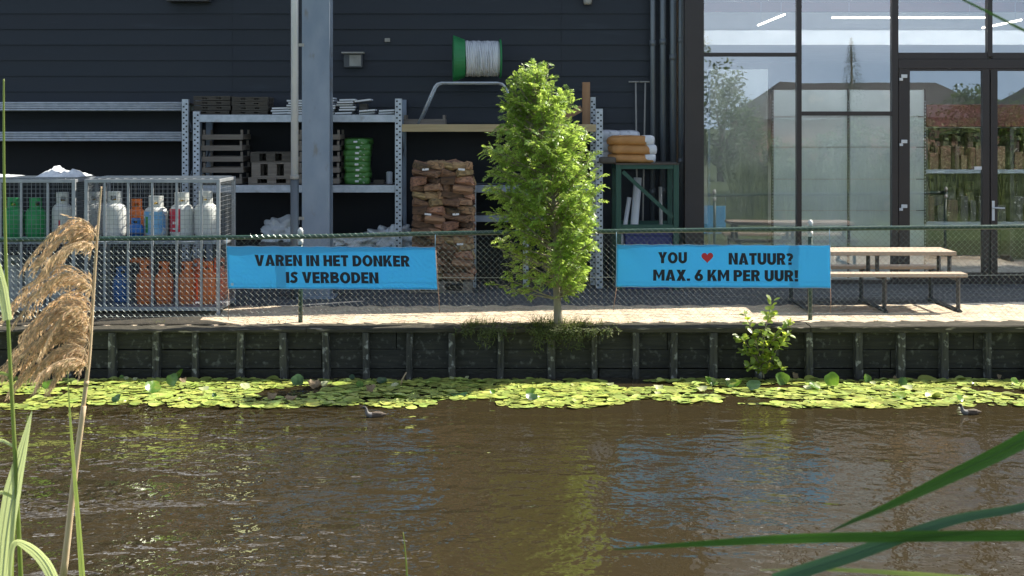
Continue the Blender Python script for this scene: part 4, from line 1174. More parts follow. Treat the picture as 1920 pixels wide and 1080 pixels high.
# ------------------------------------------------------------------ lettering
def poly_text(word):
    """bold grotesque letters: returns (outlines list of polygons-with-holes strips) as quads; units: cap height 1"""
    pass
S = .262   # stroke
def arc(cx, cy, rx, ry, a0, a1, n=14):
    return [(cx + rx*math.cos(R(a0+(a1-a0)*i/n)), cy + ry*math.sin(R(a0+(a1-a0)*i/n))) for i in range(n+1)]
def band(outer, inner):
    v = outer + inner; n = len(outer)
    return v, [(i, i+1, n+i+1, n+i) for i in range(n-1)]
def quadp(*p): return list(p), [tuple(range(len(p)))]
def glyph(c):
    H = 1.0; o = []
    def rect(x0, y0, x1, y1): o.append(quadp((x0,y0),(x1,y0),(x1,y1),(x0,y1)))
    h = S*.86     # horizontal stroke
    if c == 'I': rect(0,0,S,1); return o, S
    if c == 'H': rect(0,0,S,1); rect(.72-S,0,.72,1); rect(S,.5-h/2,.72-S,.5+h/2); return o, .72
    if c == 'E': rect(0,0,S,1); rect(S,0,.58,h); rect(S,1-h,.58,1); rect(S,.5-h/2,.54,.5+h/2); return o, .58
    if c == 'T': rect(.31-S/2,0,.31+S/2,1-h); rect(0,1-h,.62,1); return o, .62
    if c == 'N':
        W = .74; rect(0,0,S,1); rect(W-S,0,W,1); o.append(quadp((S,1),(S,.62),(W-S,0),(W-S,.38))); return o, W
    if c == 'V':
        W = .78; o.append(quadp((0,1),(W/2-S*.5,0),(W/2,.0),(W/2,.34),(S*1.12,1))); o.append(quadp((W/2,0),(W/2+S*.5,0),(W,1),(W-S*1.12,1),(W/2,.34))); return o, W
    if c == 'A':
        W = .80; a = S*1.10
        o.append(quadp((0,0),(a,0),(W/2,.66),(W/2,1),(W/2-S*.52,1))); o.append(quadp((W-a,0),(W,0),(W/2+S*.52,1),(W/2,1),(W/2,.66)))
        o.append(quadp((a+.02,.16),(W-a-.02,.16),(W-a-.09,.34),(a+.09,.34))); return o, W
    if c == 'Y':
        W = .76; rect(W/2-S/2,0,W/2+S/2,.42); o.append(quadp((0,1),(W/2-S/2,.42),(W/2,.42),(W/2,.66),(S*1.18,1))); o.append(quadp((W/2,.42),(W/2+S/2,.42),(W,1),(W-S*1.18,1),(W/2,.66))); return o, W
    if c == 'X':
        W = .76; a = S*1.18
        o.append(quadp((0,0),(a,0),(W,1),(W-a,1))); o.append(quadp((0,1),(W*.36-.02,.50),(W*.5,.61+.06),(a,1))); o.append(quadp((W*.5,.33),(W-a,0),(W,0),(W*.64+.02,.5))); return o, W
    if c == 'M':
        W = .90; rect(0,0,S*.95,1); rect(W-S*.95,0,W,1); o.append(quadp((S*.95,1),(S*.95,.60),(W/2,.12),(W/2,.5))); o.append(quadp((W/2,.12),(W-S*.95,.60),(W-S*.95,1),(W/2,.5))); return o, W
    if c == 'K':
        W = .75; rect(0,0,S,1); o.append(quadp((S,.56),(S,.26),(W-.02,1),(W-S*1.22,1))); o.append(quadp((S+.09,.40),(W-S*1.18,0),(W,0),(S+.26,.60))); return o, W
    if c == 'O':
        W = .84; o.append(band(arc(W/2,.5,W/2,.515,0,360,40), arc(W/2,.5,W/2-S,.515-h,0,360,40))); return o, W
    if c == 'D':
        W = .74; rect(0,0,S,1); k = W-.42
        rect(S,1-h,k,1); rect(S,0,k,h); o.append(band(arc(k,.5,.42,.5,-90,90,24), arc(k,.5,.42-S,.5-h,-90,90,24))); return o, W
    if c == 'U':
        W = .72; r = W/2; rect(0,r*1.0,S,1); rect(W-S,r,W,1); o.append(band(arc(r,r,r,r+.01,180,360,24), arc(r,r,r-S,r-h,180,360,24))); return o, W
    def bowl(x0, y0, y1, xr):
        ry = (y1-y0)/2; kx = xr - ry*.95
        rect(x0,y1-h*.92,kx,y1); rect(x0,y0,kx,y0+h*.92)
        o.append(band(arc(kx,y0+ry,xr-kx,ry,-90,90,18), arc(kx,y0+ry,max(.02,xr-kx-S),ry-h*.92,-90,90,18)))
    if c == 'P': rect(0,0,S,1); bowl(S,.36,1,.68); return o, .68
    if c == 'R':
        rect(0,0,S,1); bowl(S,.38,1,.68); o.append(quadp((S+.06,.38),(.70-S*1.18,0),(.72,0),(.52,.42),(.40,.40))); return o, .72
    if c == 'B': rect(0,0,S,1); bowl(S,.0,.555,.71); bowl(S,.47,1,.66); return o, .71
    if c == 'S':
        pts = [(.57,.80),(.50,.86),(.40,.895),(.28,.88),(.19,.81),(.175,.72),(.21,.63),(.33,.555),(.45,.47),(.49,.36),(.46,.20),(.36,.115),(.24,.105),(.12,.15),(.04,.22)]
        # thick polyline
        L_, R_ = [], []
        for i, p in enumerate(pts):
            a = Vector(pts[max(0,i-1)]); b_ = Vector(pts[min(len(pts)-1,i+1)]); dd = (b_-a).normalized(); nn = Vector((-dd.y,dd.x)); w_ = S*.46
            L_.append((p[0]+nn.x*w_, p[1]+nn.y*w_)); R_.append((p[0]-nn.x*w_, p[1]-nn.y*w_))
        o.append(band(L_, R_)); return o, .62
    if c == '6':
        W = .68; o.append(band(arc(W/2,.33,W/2,.345,0,360,36), arc(W/2,.33,W/2-S,.345-h,0,360,36)))
        o.append(quadp((.02,.42),(.30,1),(.58,1),(.36,.60),(.2,.5))); return o, W
    if c == '?':
        W = .56; rect(.15,0,.15+S*1.05,.21)
        pts = [(.05,.80),(.14,.865),(.27,.89),(.38,.85),(.43,.74),(.40,.62),(.31,.53),(.27,.44),(.265,.30)]
        L_, R_ = [], []
        for i, p in enumerate(pts):
            a = Vector(pts[max(0,i-1)]); b_ = Vector(pts[min(len(pts)-1,i+1)]); dd = (b_-a).normalized(); nn = Vector((-dd.y,dd.x)); w_ = S*.46
            L_.append((p[0]+nn.x*w_, p[1]+nn.y*w_)); R_.append((p[0]-nn.x*w_, p[1]-nn.y*w_))
        o.append(band(L_, R_)); return o, W
    if c == '!': rect(.02,0,.02+S,.21); o.append(quadp((.045,.30),(S-.005,.30),(S+.03,1),(.01,1))); return o, S+.04
    if c == '.': rect(0,0,S,.21); return o, S
    return o, .28
GAP = .062
def text_words(text, surf, u0, u1, v0, v1, parent, off=-.003):
    """surf(u,v) -> world point on the banner, u,v in photo pixels; one mesh per word"""
    x = 0; words = [[]]
    for ch in text:
        if ch == ' ': x += .28; words.append([]); continue
        g, w_ = glyph(ch); words[-1].append((x, g)); x += w_ + GAP
    W = x - GAP
    for word in words:
        mb = MB()
        for (x, g) in word:
            for (vs, fs) in g:
                wv = []
                for (a, b_) in vs:
                    q = surf(u0 + (x+a)/W*(u1-u0), v1 + (v0-v1)*b_); wv.append((q.x, q.y+off, q.z))
                mb.add(wv, fs)
        mb.build('lettering', M['ink'], parent)
def banner(label, TL, TR, BR, BL, lines, heart=None, ropes=(), patch=None):
    Yb = NY - .045
    def surf(u, v):
        tu = (u - TL[0])/(TR[0]-TL[0]); tv = (v-TL[1])/(BL[1]-TL[1])
        x0 = TL[0] + (BL[0]-TL[0])*tv; x1 = TR[0] + (BR[0]-TR[0])*tv
        uu = x0 + (x1-x0)*tu
        va = TL[1] + (TR[1]-TL[1])*tu; vb = BL[1] + (BR[1]-BL[1])*tu
        sag = 1.2*math.sin(math.pi*tu*9)**2*(1-tv)**3 - .6*math.sin(math.pi*tu*7)**2*tv**3
        vv = va + (vb-va)*tv + sag
        y = Yb - .006*noise.noise((tu*6, tv*1.5, TL[0])) - .0012*math.sin(tu*34+tv*3)*(.3+tv*.4) - .010*math.exp(-((tu-.02-tv*.16)/.05)**2)*(1-tv)
        q = P(uu, vv, Yb); q.y = y - .006; return q
    t = thing('banner', label, 'banner', P((TL[0]+TR[0])/2, BL[1], Yb), 'blue banners on the fence', world=True)
    nu, nv = 90, 20; vs = []; fs = []
    for i in range(nu+1):
        for j in range(nv+1): vs.append(surf(TL[0]+(TR[0]-TL[0])*i/nu, TL[1]+(BL[1]-TL[1])*j/nv))
    for i in range(nu):
        for j in range(nv):
            a = i*(nv+1)+j; fs.append((a, a+1, a+nv+2, a+nv+1))
    o = MB().add(vs, fs, 0, True).build('cloth', M['banner'], t)
    sm = o.modifiers.new('thick','SOLIDIFY'); sm.thickness = .001; sm.offset = 1
    for (tx, u0, u1, v0, v1) in lines:
        text_words(tx, surf, u0, u1, v0, v1, t)
    mb = MB(); hw = 1.1
    for (ua, va, ub, vb) in ((TL[0],TL[1],TL[0],BL[1]),(TR[0],TR[1],TR[0],BL[1]),(TL[0],TL[1],TR[0],TL[1]),(TL[0],BL[1],TR[0],BL[1])):
        pts = [surf(ua+(ub-ua)*k/30, va+(vb-va)*k/30) + Vector((0,-.002,0)) for k in range(31)]
        mb.tube(pts, .0035, 5)
    mb.build('hem', M['hem'], t)
    if heart:
        (u0, v0, u1, v1) = heart; pts = []
        for k in range(40):
            a = 2*math.pi*k/40
            hx = 16*math.sin(a)**3; hy = 13*math.cos(a)-5*math.cos(2*a)-2*math.cos(3*a)-math.cos(4*a)
            p = surf((u0+u1)/2 + hx/32*(u1-u0), v0 + (12-hy)/29*(v1-v0)); pts.append((p.x, p.y-.003, p.z))
        pc = surf((u0+u1)/2, (v0+v1)/2-1); pts.append((pc.x, pc.y-.003, pc.z))
        MB().add(pts, [(k, (k+1)%40, 40) for k in range(40)]).build('heart', M['heart'], t)
    if patch:
        vs = []
        for (u, v) in ((patch[0]-2.5,patch[1]-2.5),(patch[0]+2.5,patch[1]-2.5),(patch[0]+2.5,patch[1]+2.5),(patch[0]-2.5,patch[1]+2.5)):
            p = surf(u,v); vs.append((p.x,p.y-.003,p.z))
        MB().add(vs, [(0,1,2,3)]).build('pale_patch', M['hem'], t)
    for pts in ropes:
        MB().tube([P(u,v,Yb-.004) + Vector((0,0,0)) for (u,v) in pts], .0035, 5).build('rope', M['rope'], t)
    for (u, v) in (TL, TR):
        MB().tube([surf(u, v), (surf(u,v).x, NY-.02, rail_z(surf(u,v).x))], .004, 5).build('tie', M['hem'], t)
banner('blue banner reading varen in het donker is verboden', (425,461), (816,463), (820,543), (428,541),
       [('VAREN IN HET DONKER',477,767,477,498),('IS VERBODEN',534,707,509,530)],
       ropes=[[(428,541),(429,565),(428,600)],[(817,465),(820,520),(823,560),(824,586)]], patch=(433,533))
banner('blue banner with a red heart asking for at most six kilometres an hour', (1156,458), (1556,459.5), (1557,540), (1155,538),
       [('YOU',1234,1288,472,493),('NATUUR?',1366,1487,473,495),('MAX. 6 KM PER UUR!',1225,1496,505,526)], heart=(1315,473,1337,493),
       ropes=[[(1156,538),(1153,560),(1150,582)],[(1557,540),(1558,565),(1557,586)]])

# ------------------------------------------------------------------ picnic table
TY = 17.85
x0, x1 = PX(1484,TY), PX(1778,TY)
pt = thing('picnic_table', 'picnic table with timber top and two benches behind the right banner', 'picnic table', ((x0+x1)/2,TY,0), world=True)
def planks(nm, ya, yb, n, z, xa=x0, xb=x1, th=.04):
    mb = MB(); w_ = (yb-ya)/n
    for k in range(n): mb.boxb(xa+random.uniform(-.004,.004), xb+random.uniform(-.004,.004), ya+k*w_+.003, ya+(k+1)*w_-.003, z-th, z)
    mb.build(nm, M['table'], pt, bevel=.004)
planks('table_top', TY-.33, TY+.33, 5, .70, th=.045)
planks('bench', TY-.70, TY-.44, 2, .475, xb=x1+.02); planks('bench', TY+.44, TY+.70, 2, .455)
for px in (1500, 1636, 1770):
    x = PX(px, TY); mb = MB()
    def bar(a, b_): 
        a = Vector(a); b_ = Vector(b_); dd = b_-a; 
        mb.tube([a,b_], .026, 4, smooth=False)
    for (y, z) in ((TY-.57,.43),(TY+.57,.41)): bar((x,y,.045),(x,y,z))
    bar((x,TY-.66,.035),(x,TY+.66,.035)); bar((x,TY-.28,.655),(x,TY+.28,.655)); bar((x,TY-.57,.40),(x,TY+.57,.40))
    bar((x,TY-.22,.40),(x,TY-.22,.655)); bar((x,TY+.22,.40),(x,TY+.22,.655))
    for y in (TY-.66,TY+.66): mb.boxb(x-.03, x+.03, y-.03, y+.03, .003, .02)
    mb.build('leg_frame', M['blacksteel'], pt)
mb = MB(); mb.tube([(PX(1500,TY),TY,.39),(PX(1770,TY),TY,.39)], .02, 4, smooth=False); mb.build('stretcher', M['blacksteel'], pt)
# ------------------------------------------------------------------ young ash tree
AY = 16.2
def interp(tab, y):
    if y <= tab[0][0]: return tab[0][1:]
    for a, b_ in zip(tab[:-1], tab[1:]):
        if y <= b_[0]:
            k = (y-a[0])/(b_[0]-a[0]); return tuple(a[i] + (b_[i]-a[i])*k for i in range(1, len(a)))
    return tab[-1][1:]
tr = thing('ash_tree', 'young leafy ash tree growing at the quay edge before the fence', 'tree', P(1047,606,AY), world=True)
axis = [(606,1047),(570,1045),(540,1043),(470,1042),(400,1040),(320,1034),(250,1024),(180,1012),(125,1004)]
axis_t = sorted((y, x) for y, x in axis)
def axpt(py):
    (px,) = interp(axis_t, py); return P(px, py, AY)
pts = [axpt(y) for y in (620,600,570,540,500,450,400,350,300,250,200,160,128)]
rad = [.064,.052,.042,.037,.033,.029,.025,.021,.018,.014,.010,.007,.004]
MB().tube(pts, rad, 10).build('trunk', M['trunk'], tr)
# silhouette: row -> left, right
sil = [(108,998,1010),(120,976,1028),(150,955,1054),(190,940,1078),(230,930,1092),(262,910,1112),(300,906,1122),(340,902,1128),(380,908,1124),(420,902,1112),(455,924,1112),(490,922,1098),(520,924,1100),(552,930,1092)]
lf = MB(); br = MB()
rnd = random.Random(5)
def compound(p, d, L):
    """pinnate ash leaf: rachis with paired leaflets"""
    d = d.normalized(); side = d.cross(Vector((0,0,1)))
    side = side.normalized() if side.length > .05 else Vector((1,0,0))
    roll = rnd.uniform(-.9,.9)
    side = Matrix.Rotation(roll, 3, d) @ side
    up = side.cross(d).normalized()
    n = rnd.choice((4,4,5))
    q = p.copy(); dd = d.copy()
    st = L/(n+.6)
    pts = [q.copy()]
    for k in range(n):
        dd = (dd + Vector((0,0,-.10))).normalized(); q = q + dd*st; pts.append(q.copy())
        ll = L*.42*(1 - .25*abs(k-n*.45)/n)*rnd.uniform(.8,1.15)
        for s_ in (-1,1):
            ld = (side*s_*.85 + dd*.62 + Vector((0,0,-.14*rnd.random()))).normalized()
            nn = (up + side*s_*rnd.uniform(-.5,.3) + Vector((rnd.uniform(-.25,.25),rnd.uniform(-.25,.25),0)))
            lf.leaf(q, ld, nn, ll, ll*.185, .25, 0, .12)
    lf.leaf(q, dd, up, L*.42, L*.075, .25, 0, .15)
    if len(pts) > 2: br.tube(pts, .0016, 3, smooth=False, cap=False, mi=1)
nb = 0; tries = 0
while nb < 300:
    py = 530 - (530-122)*rnd.random()**.92
    l, r = interp(sil, py)
    ang = rnd.uniform(0, 2*math.pi)
    u = math.cos(ang); v = math.sin(ang)
    (ax,) = interp(axis_t, py)
    half = (r-ax) if u > 0 else (ax-l)
    # gaps: thin lower left, holes
    if py > 430 and u < -.1 and rnd.random() < .5: continue
    reach = rnd.uniform(.66, 1.03)
    tipx = ax + u*half*reach
    depth = v*min(.62, (r-l)/2/F*AY*1.05)*reach
    base_py = min(560, py + rnd.uniform(25, 75))
    b0 = axpt(base_py); tip = P(tipx, py + rnd.uniform(-6,8), AY); tip.y = AY + depth
    mid = b0.lerp(tip, .5) + Vector((0,0,-.04)) + Vector((rnd.uniform(-.03,.03),rnd.uniform(-.03,.03),0))
    cv = []
    for k in range(7):
        t = k/6; cv.append(b0*(1-t)**2 + mid*2*t*(1-t) + tip*t*t)
    br.tube(cv, [.009*(1-t/7)+.0018 for t in range(7)], 5, cap=False)
    n = int(7 + 9*(tip-b0).length/.5)
    for k in range(n):
        t = .30 + .70*(k+rnd.random())/n
        p = b0*(1-t)**2 + mid*2*t*(1-t) + tip*t*t
        dd = (tip-b0).normalized()*.7 + Vector((rnd.uniform(-1,1), rnd.uniform(-1,1), rnd.uniform(-.65,.75)))
        compound(p, dd, rnd.uniform(.07,.125)*(1.0 if py > 180 else .8))
    nb += 1
for k in range(26):     # leader tuft
    py = rnd.uniform(118, 190); p = axpt(py)
    compound(p, Vector((rnd.uniform(-.8,.8), rnd.uniform(-.8,.8), rnd.uniform(.1,1))), rnd.uniform(.07,.12))
br.build('branches', [M['trunk'], M['reed_green']], tr)
lf.build('crown', M['ash_leaf'], tr)

# ------------------------------------------------------------------ sapling on the quay wall
SY = 15.98
sp = thing('sapling', 'bright green sapling with round leaves rooted at the foot of the quay wall', 'sapling', P(1432,706,SY), world=True)
st = MB(); sl = MB(); rnd = random.Random(11)
stems = [[(1432,708),(1430,670),(1434,620),(1448,565)],[(1432,700),(1440,650),(1462,620),(1490,607)],[(1432,700),(1420,650),(1408,615),(1396,588)],[(1432,695),(1412,660),(1396,640),(1386,632)],[(1433,690),(1448,670),(1460,650),(1470,640)],[(1432,680),(1428,640),(1440,600),(1452,590)],[(1432,705),(1425,690),(1412,685),(1404,690)],[(1434,700),(1444,690),(1456,684),(1464,690)],[(1430,690),(1414,668),(1402,660),(1392,662)],[(1433,660),(1446,640),(1462,632),(1478,628)]]
for sx in stems:
    y0 = SY; pts = [P(a, b_, SY - .10*i*rnd.uniform(-.2,1)) for i, (a, b_) in enumerate(sx)]
    fine = []
    for i in range(len(pts)-1):
        for k in range(6): fine.append(pts[i].lerp(pts[i+1], k/6))
    fine.append(pts[-1])
    st.tube(fine, [.006*(1-i/len(fine))+.002 for i in range(len(fine))], 5, cap=False)
    for i, p in enumerate(fine):
        if i < 3: continue
        for s_ in range(2):
            dd = Vector((rnd.uniform(-1,1), rnd.uniform(-1,.6), rnd.uniform(-.3,.9))).normalized()
            L = rnd.uniform(.045,.085); q = p + dd*.015
            # round leaf
            sd = dd.cross(Vector((rnd.uniform(-.4,.4), rnd.uniform(-.8,0), 1))).normalized(); nn = sd.cross(dd)
            vs = [q + dd*L*a + sd*L*b_ + nn*L*c for (a, b_, c) in ((0,0,0),(.2,-.30,.05),(.55,-.40,.08),(.88,-.24,.03),(1,0,-.03),(.88,.24,.03),(.55,.40,.08),(.2,.30,.05),(.5,0,0))]
            sl.add(vs, [(8,k,(k+1)%8) for k in range(8)], 0, True)
st.build('stems', M['trunk'], sp); sl.build('leaves', M['alder_leaf'], sp)

# ------------------------------------------------------------------ weeds at the tree foot and along the coping
def blades(mb, c, n, h, spread, rnd, lean=(0,0), wd=.003):
    for k in range(n):
        p = Vector(c) + Vector((rnd.gauss(0,spread), rnd.gauss(0,spread*.35), 0))
        d = Vector((rnd.gauss(lean[0],.55), rnd.gauss(lean[1],.5), 1)).normalized(); L = h*rnd.uniform(.5,1.15)
        pts = [p + d*L*t + Vector((d.x,d.y,-1))*L*.42*t*t for t in (0,.3,.6,.85,1)]
        mb.blade(pts, [wd,wd,wd*.8,wd*.5,.0004], Vector((-d.y,d.x,0)) if abs(d.x)+abs(d.y) > .05 else Vector((1,0,0)), .3)
rnd = random.Random(3)
wmb = MB()
for (pxa, pxb, n, h) in ((866,935,30,.20),(940,1005,12,.15),(990,1100,60,.25),(1075,1150,18,.16)):
    for k in range(n):
        px = rnd.uniform(pxa, pxb); y = rnd.uniform(16.06, 16.4)
        blades(wmb, (PX(px,y), y, -.01), 7, h, .03, rnd, (0,-.35), .0026)
cl_ = [(880,12,.11,10),(914,8,.21,16),(940,7,.13,7),(994,10,.11,8),(1019,8,.27,22),(1050,12,.19,24),(1079,8,.26,18),(1106,10,.13,9),(1138,9,.09,5)]
for (c_, s_, L0, n_) in cl_:
    for k in range(n_):     # hanging over the edge
        px = rnd.gauss(c_, s_); y = 16.07
        p = Vector((PX(px,y), y, -.01)); L = L0*rnd.uniform(.3,1.15); sx = rnd.uniform(-.5,.5)
        pts = [p + Vector((sx*L*t, -.09*math.sin(min(1,t*1.4)*math.pi/2), L*(.45*t - 1.2*t*t))) for t in (0,.25,.5,.75,1)]
        wmb.blade(pts, [.003,.0034,.003,.002,.0005], (1,0,0), .3)
        for q in pts[1:]:
            for j in range(3):
                wmb.leaf(q, Vector((rnd.uniform(-1,1),rnd.uniform(-1,.2),rnd.uniform(-.8,.7))), Vector((rnd.uniform(-.3,.3),-.5,1)), rnd.uniform(.02,.055), .006, .2, 0, .2)
for px in (1090,1170,640,760,1240,1330,1475,1650,1760,300,460,1130,520):
    y = rnd.uniform(16.4,16.46)
    blades(wmb, (PX(px,y), y, 0), 9, .09, .05, rnd, (0,-.2), .0022)
tag(wmb.build('weeds', M['weed']), 'tufts of weedy grass hanging over the quay edge at the tree foot', 'weeds', kind='stuff')

# ------------------------------------------------------------------ water lilies
rnd = random.Random(21)
pm = MB()
def front_edge(x):
    px = x/15*F + 960
    e = interp([(-400,14.35),(0,14.37),(160,14.36),(235,14.55),(330,14.42),(430,14.37),(520,14.42),(640,14.44),(800,14.42),(900,14.40),(980,14.37),(1060,14.36),(1140,14.52),(1240,14.62),(1330,14.72),(1390,14.55),(1480,14.42),(1560,14.38),(1640,14.40),(1720,14.52),(1800,14.46),(2300,14.45)], px)[0]
    return e + .09*noise.noise((x*1.4,0,5)) + .05*noise.noise((x*4,0,5))
def pad(mb, x, y, r, z, tx, ty, curl, rot):
    n = 13; vs = [(x, y, z)]; a0 = rot
    for ring in (.62, 1.0):
        for k in range(n):
            a = a0 + .16 + (2*math.pi-.32)*k/(n-1)
            rr = r*ring*(1 + .05*math.sin(3*a+x*9)); dx, dy = rr*math.cos(a)*.95, rr*math.sin(a)*1.1
            zz = z + dx*tx + dy*ty + (curl*r*(.5+.5*math.sin(2*a+y*7)) if ring == 1 else 0)
            vs.append((x+dx, y+dy, max(WZ+.003, zz)))
    fs = [(0,1+k,2+k) for k in range(n-1)] + [(1+k, 1+n+k, 2+n+k, 2+k) for k in range(n-1)]
    mb.add(vs, fs, 0, True)
x = -7.6; cnt = 0
for i in range(11500):
    x = rnd.uniform(-7.2, 7.2); ya = front_edge(x); yb = 16.02 - .12*max(0, noise.noise((x*1.2,2,2)))*2
    y = ya + (yb-ya)*rnd.random()**.9
    if noise.noise((x*1.1, y*2.6, 7)) < -.26 or noise.noise((x*3.1, y*9, 4)) < -.36: continue
    if y < ya + .05: y = ya + .05
    r = rnd.uniform(.022,.075)*(1.35 if rnd.random() < .12 else 1) if rnd.random() > .3 else rnd.uniform(.010,.024)
    pad(pm, x, y, r, WZ + .005 + .014*rnd.random()**2, rnd.gauss(0,.03), rnd.gauss(.01,.045)*(3 if rnd.random() < .06 else 1), max(0, rnd.gauss(.02,.09))*(3 if rnd.random() < .07 else 1), rnd.uniform(0,6.28)); cnt += 1
    if rnd.random() < .05:
        pass
pads = pm.build('lily_pads', M['pad']); tag(pads, 'mat of floating yellow green lily pads along the quay wall', 'lily pads', kind='stuff')
lmb = {}
def lily(px, py, wpx, kind, label, tilt=.9, yaw=0.0, grp=None):
    """standing lily leaf whose foot is at the water; py = middle row"""
    m = {'g':'pad_green','d':'pad_dark','p':'pad_pale','b':'pad_brown'}[kind]
    # depth from the foot row
    foot = py + wpx*.42*math.sin(min(1.3,tilt))
    Y = min(16.0, max(14.5, F*(CZ-WZ)/(foot-HY)))
    r = wpx*.66/2/F*Y
    o = MB(); n = 20; vs = []; fs = []
    rot = Matrix.Rotation(yaw, 3, 'Z') @ Matrix.Rotation(tilt*(.55 if kind == 'p' else 1), 3, 'X')
    sd_ = px*.37
    fold = {'g':.5,'d':.35,'p':.6,'b':1.0}[kind]
    for ring in range(0, 5):
        q = ring/4
        for k in range(n):
            a = 2*math.pi*k/n; notch = .28 if k in (0,1) and ring > 1 else 0
            rr = r*q*(1-notch*.5)*(1+.08*math.sin(3*a+sd_)+.05*math.sin(5*a+sd_*2)*(3 if kind == 'b' else 1))
            lx = rr*math.cos(a-math.pi/2); ly = rr*math.sin(a-math.pi/2)
            lz = fold*(lx*lx/r)*.55 + r*.13*q*q*math.sin(2*a+sd_) + (r*.28*noise.noise((lx/r*2+sd_, ly/r*2, 1)) if kind == 'b' else r*.08*noise.noise((lx/r*1.5+sd_,ly/r*1.5,1)))
            vs.append(rot @ Vector((lx, ly + r, lz)))
    for ring in range(4):
        for k in range(n): fs.append((ring*n+k, ring*n+(k+1)%n, (ring+1)*n+(k+1)%n, (ring+1)*n+k))
    o.add(vs, fs, 0, True)
    b_ = o.build('lily_leaf', M[m]); b_.location = (PX(px,Y), Y, WZ + .012)
    tag(b_, label, 'lily leaf', grp or 'raised lily leaves')
lily(88,724,26,'g','small bright green lily leaf standing left of the dry reed stem',.9,.3)
lily(290,727,46,'g','broad bright green folded lily leaf left of the tall dark one',.75,.5)
lily(322,712,38,'d','tall dark green folded lily leaf, highest one on the left',1.35,-.4)
lily(330,702,34,'g','light green leaf blade lying behind the tall dark folded leaf',.9,-.9)
lily(383,730,30,'p','shining pale lily leaf right of the tall dark folded leaf',.45,.4)
lily(463,723,30,'p','whitish folded lily leaf right of the shining pale one',.9,.6)
lily(214,748,30,'d','dark olive curled lily leaf near the front left water edge',.8,-.6)
lily(402,742,14,'d','small dark pointed lily leaf beside the thin reed blade',1.1,.4)
lily(558,713,36,'d','dark round lily leaf in the back row below the left banner',1.0,.1)
lily(590,722,36,'b','withered brown lily leaf clump below the left banner',.6,.3)
lily(606,718,24,'p','pale withered lily leaf on the brown clump below the left banner',.9,-.5)
lily(508,746,30,'b','withered brown lily leaf near the front, left of the brown clump',.5,-.3)
lily(545,751,34,'b','flat dark withered leaf lying near the front water edge',.2,0)
lily(237,709,14,'p','pale bud shaped leaf, left of the small pair at the wall foot',1.0,.3)
lily(252,711,14,'p','pale bud shaped leaf, right of the small pair at the wall foot',1.0,-.3)
lily(346,716,22,'b','brown leaf tip behind the tall dark folded leaf',.6,.9)
lily(228,706,12,'g','tiny upright green leaf at the wall foot beside the pale pair',1.2,.2)
lily(675,721,22,'g','yellow green lily leaf left of the brown one in the middle left',.9,.2)
lily(694,730,28,'b','brown curled lily leaf in the middle left of the mat',.8,-.4)
lily(735,722,24,'p','pale tan lily leaf right of the brown curled one',.7,-.7)
lily(660,708,16,'d','small dark upright leaf at the wall foot in the middle left',1.2,.1)
lily(716,716,30,'d','dark flat leaf in the back row right of the yellow green leaf',.5,.1)
lily(848,709,14,'p','pale leaf tip, left of the pair at the wall foot below the tree',1.1,.5)
lily(874,708,13,'p','pale leaf tip, right of the pair at the wall foot below the tree',1.1,-.5)
lily(924,736,16,'g','small green leaf standing in the mat left of the tree reflection',.9,.2)
lily(1000,746,34,'d','dark teal lily leaf near the front before the tree reflection',.5,.3)
lily(992,735,28,'g','yellowish curled lily leaf behind the dark teal one',.7,-.4)
lily(860,745,46,'d','wide dark leaf lying flat in a gap near the front',.12,0)
lily(1145,723,22,'p','pale lily leaf lying left of the white pair',.3,.2)
lily(1237,726,28,'p','white lily leaf, upper of the white pair in the middle',.6,.2)
lily(1233,738,20,'p','white lily leaf, lower of the white pair in the middle',.5,-.2)
lily(1340,716,40,'g','green lily leaf with a pale edge left of the sapling',.6,.7)
lily(1372,721,48,'g','long green lily leaf left of the sapling foot',.35,-.5)
lily(1412,724,40,'d','dark folded lily leaf in front of the sapling foot',.7,-.3)
lily(1318,730,34,'p','whitish lily leaf near the front left of the sapling',.4,.3)
lily(1468,710,40,'g','large round upright green lily leaf right of the sapling',1.2,.15)
lily(1492,702,20,'b','pinkish brown bud leaf beside the large round upright leaf',1.0,.5)
lily(1516,728,28,'p','white lily leaf between the two large round ones',.45,-.2)
lily(1560,711,42,'g','largest round upright lily leaf, pale and green, on the right',1.15,-.25)
lily(1535,726,34,'g','small pale green leaf leaning under the largest round leaf',.5,.6)
lily(1628,710,26,'g','yellow green upright lily leaf right of the largest round one',1.1,.4)
lily(1637,719,18,'p','white leaf tip at the foot of the yellow green upright leaf',.6,-.2)
lily(1692,716,26,'d','dark folded lily leaf in the right part of the mat',1.1,-.5)
lily(1706,727,30,'p','white lily leaf in front of the dark folded one on the right',.6,.3)
lily(1678,706,10,'b','tiny brown bud leaf at the wall foot on the right',1.1,0)
lily(1874,706,14,'b','tan bud leaf near the right edge at the wall foot',1.1,.3)
lily(1904,715,22,'g','green upright lily leaf at the right edge of the mat',.9,.2)
lily(1804,748,24,'g','pale green leaf standing above the right water bird',.9,.6)
lily(1690,745,40,'g','flat green leaf near the front on the right',.3,.2)
# a broken stalk and yellow water lily buds
o = MB().tube([P(751,722,15.6)+Vector((0,0,-.02)), P(754,712,15.6), P(762,698,15.58)], [.009,.009,.006], 6).build('broken_stalk', M['reed_dry']); tag(o, 'pale broken stalk sticking up from the lily pads', 'stalk')

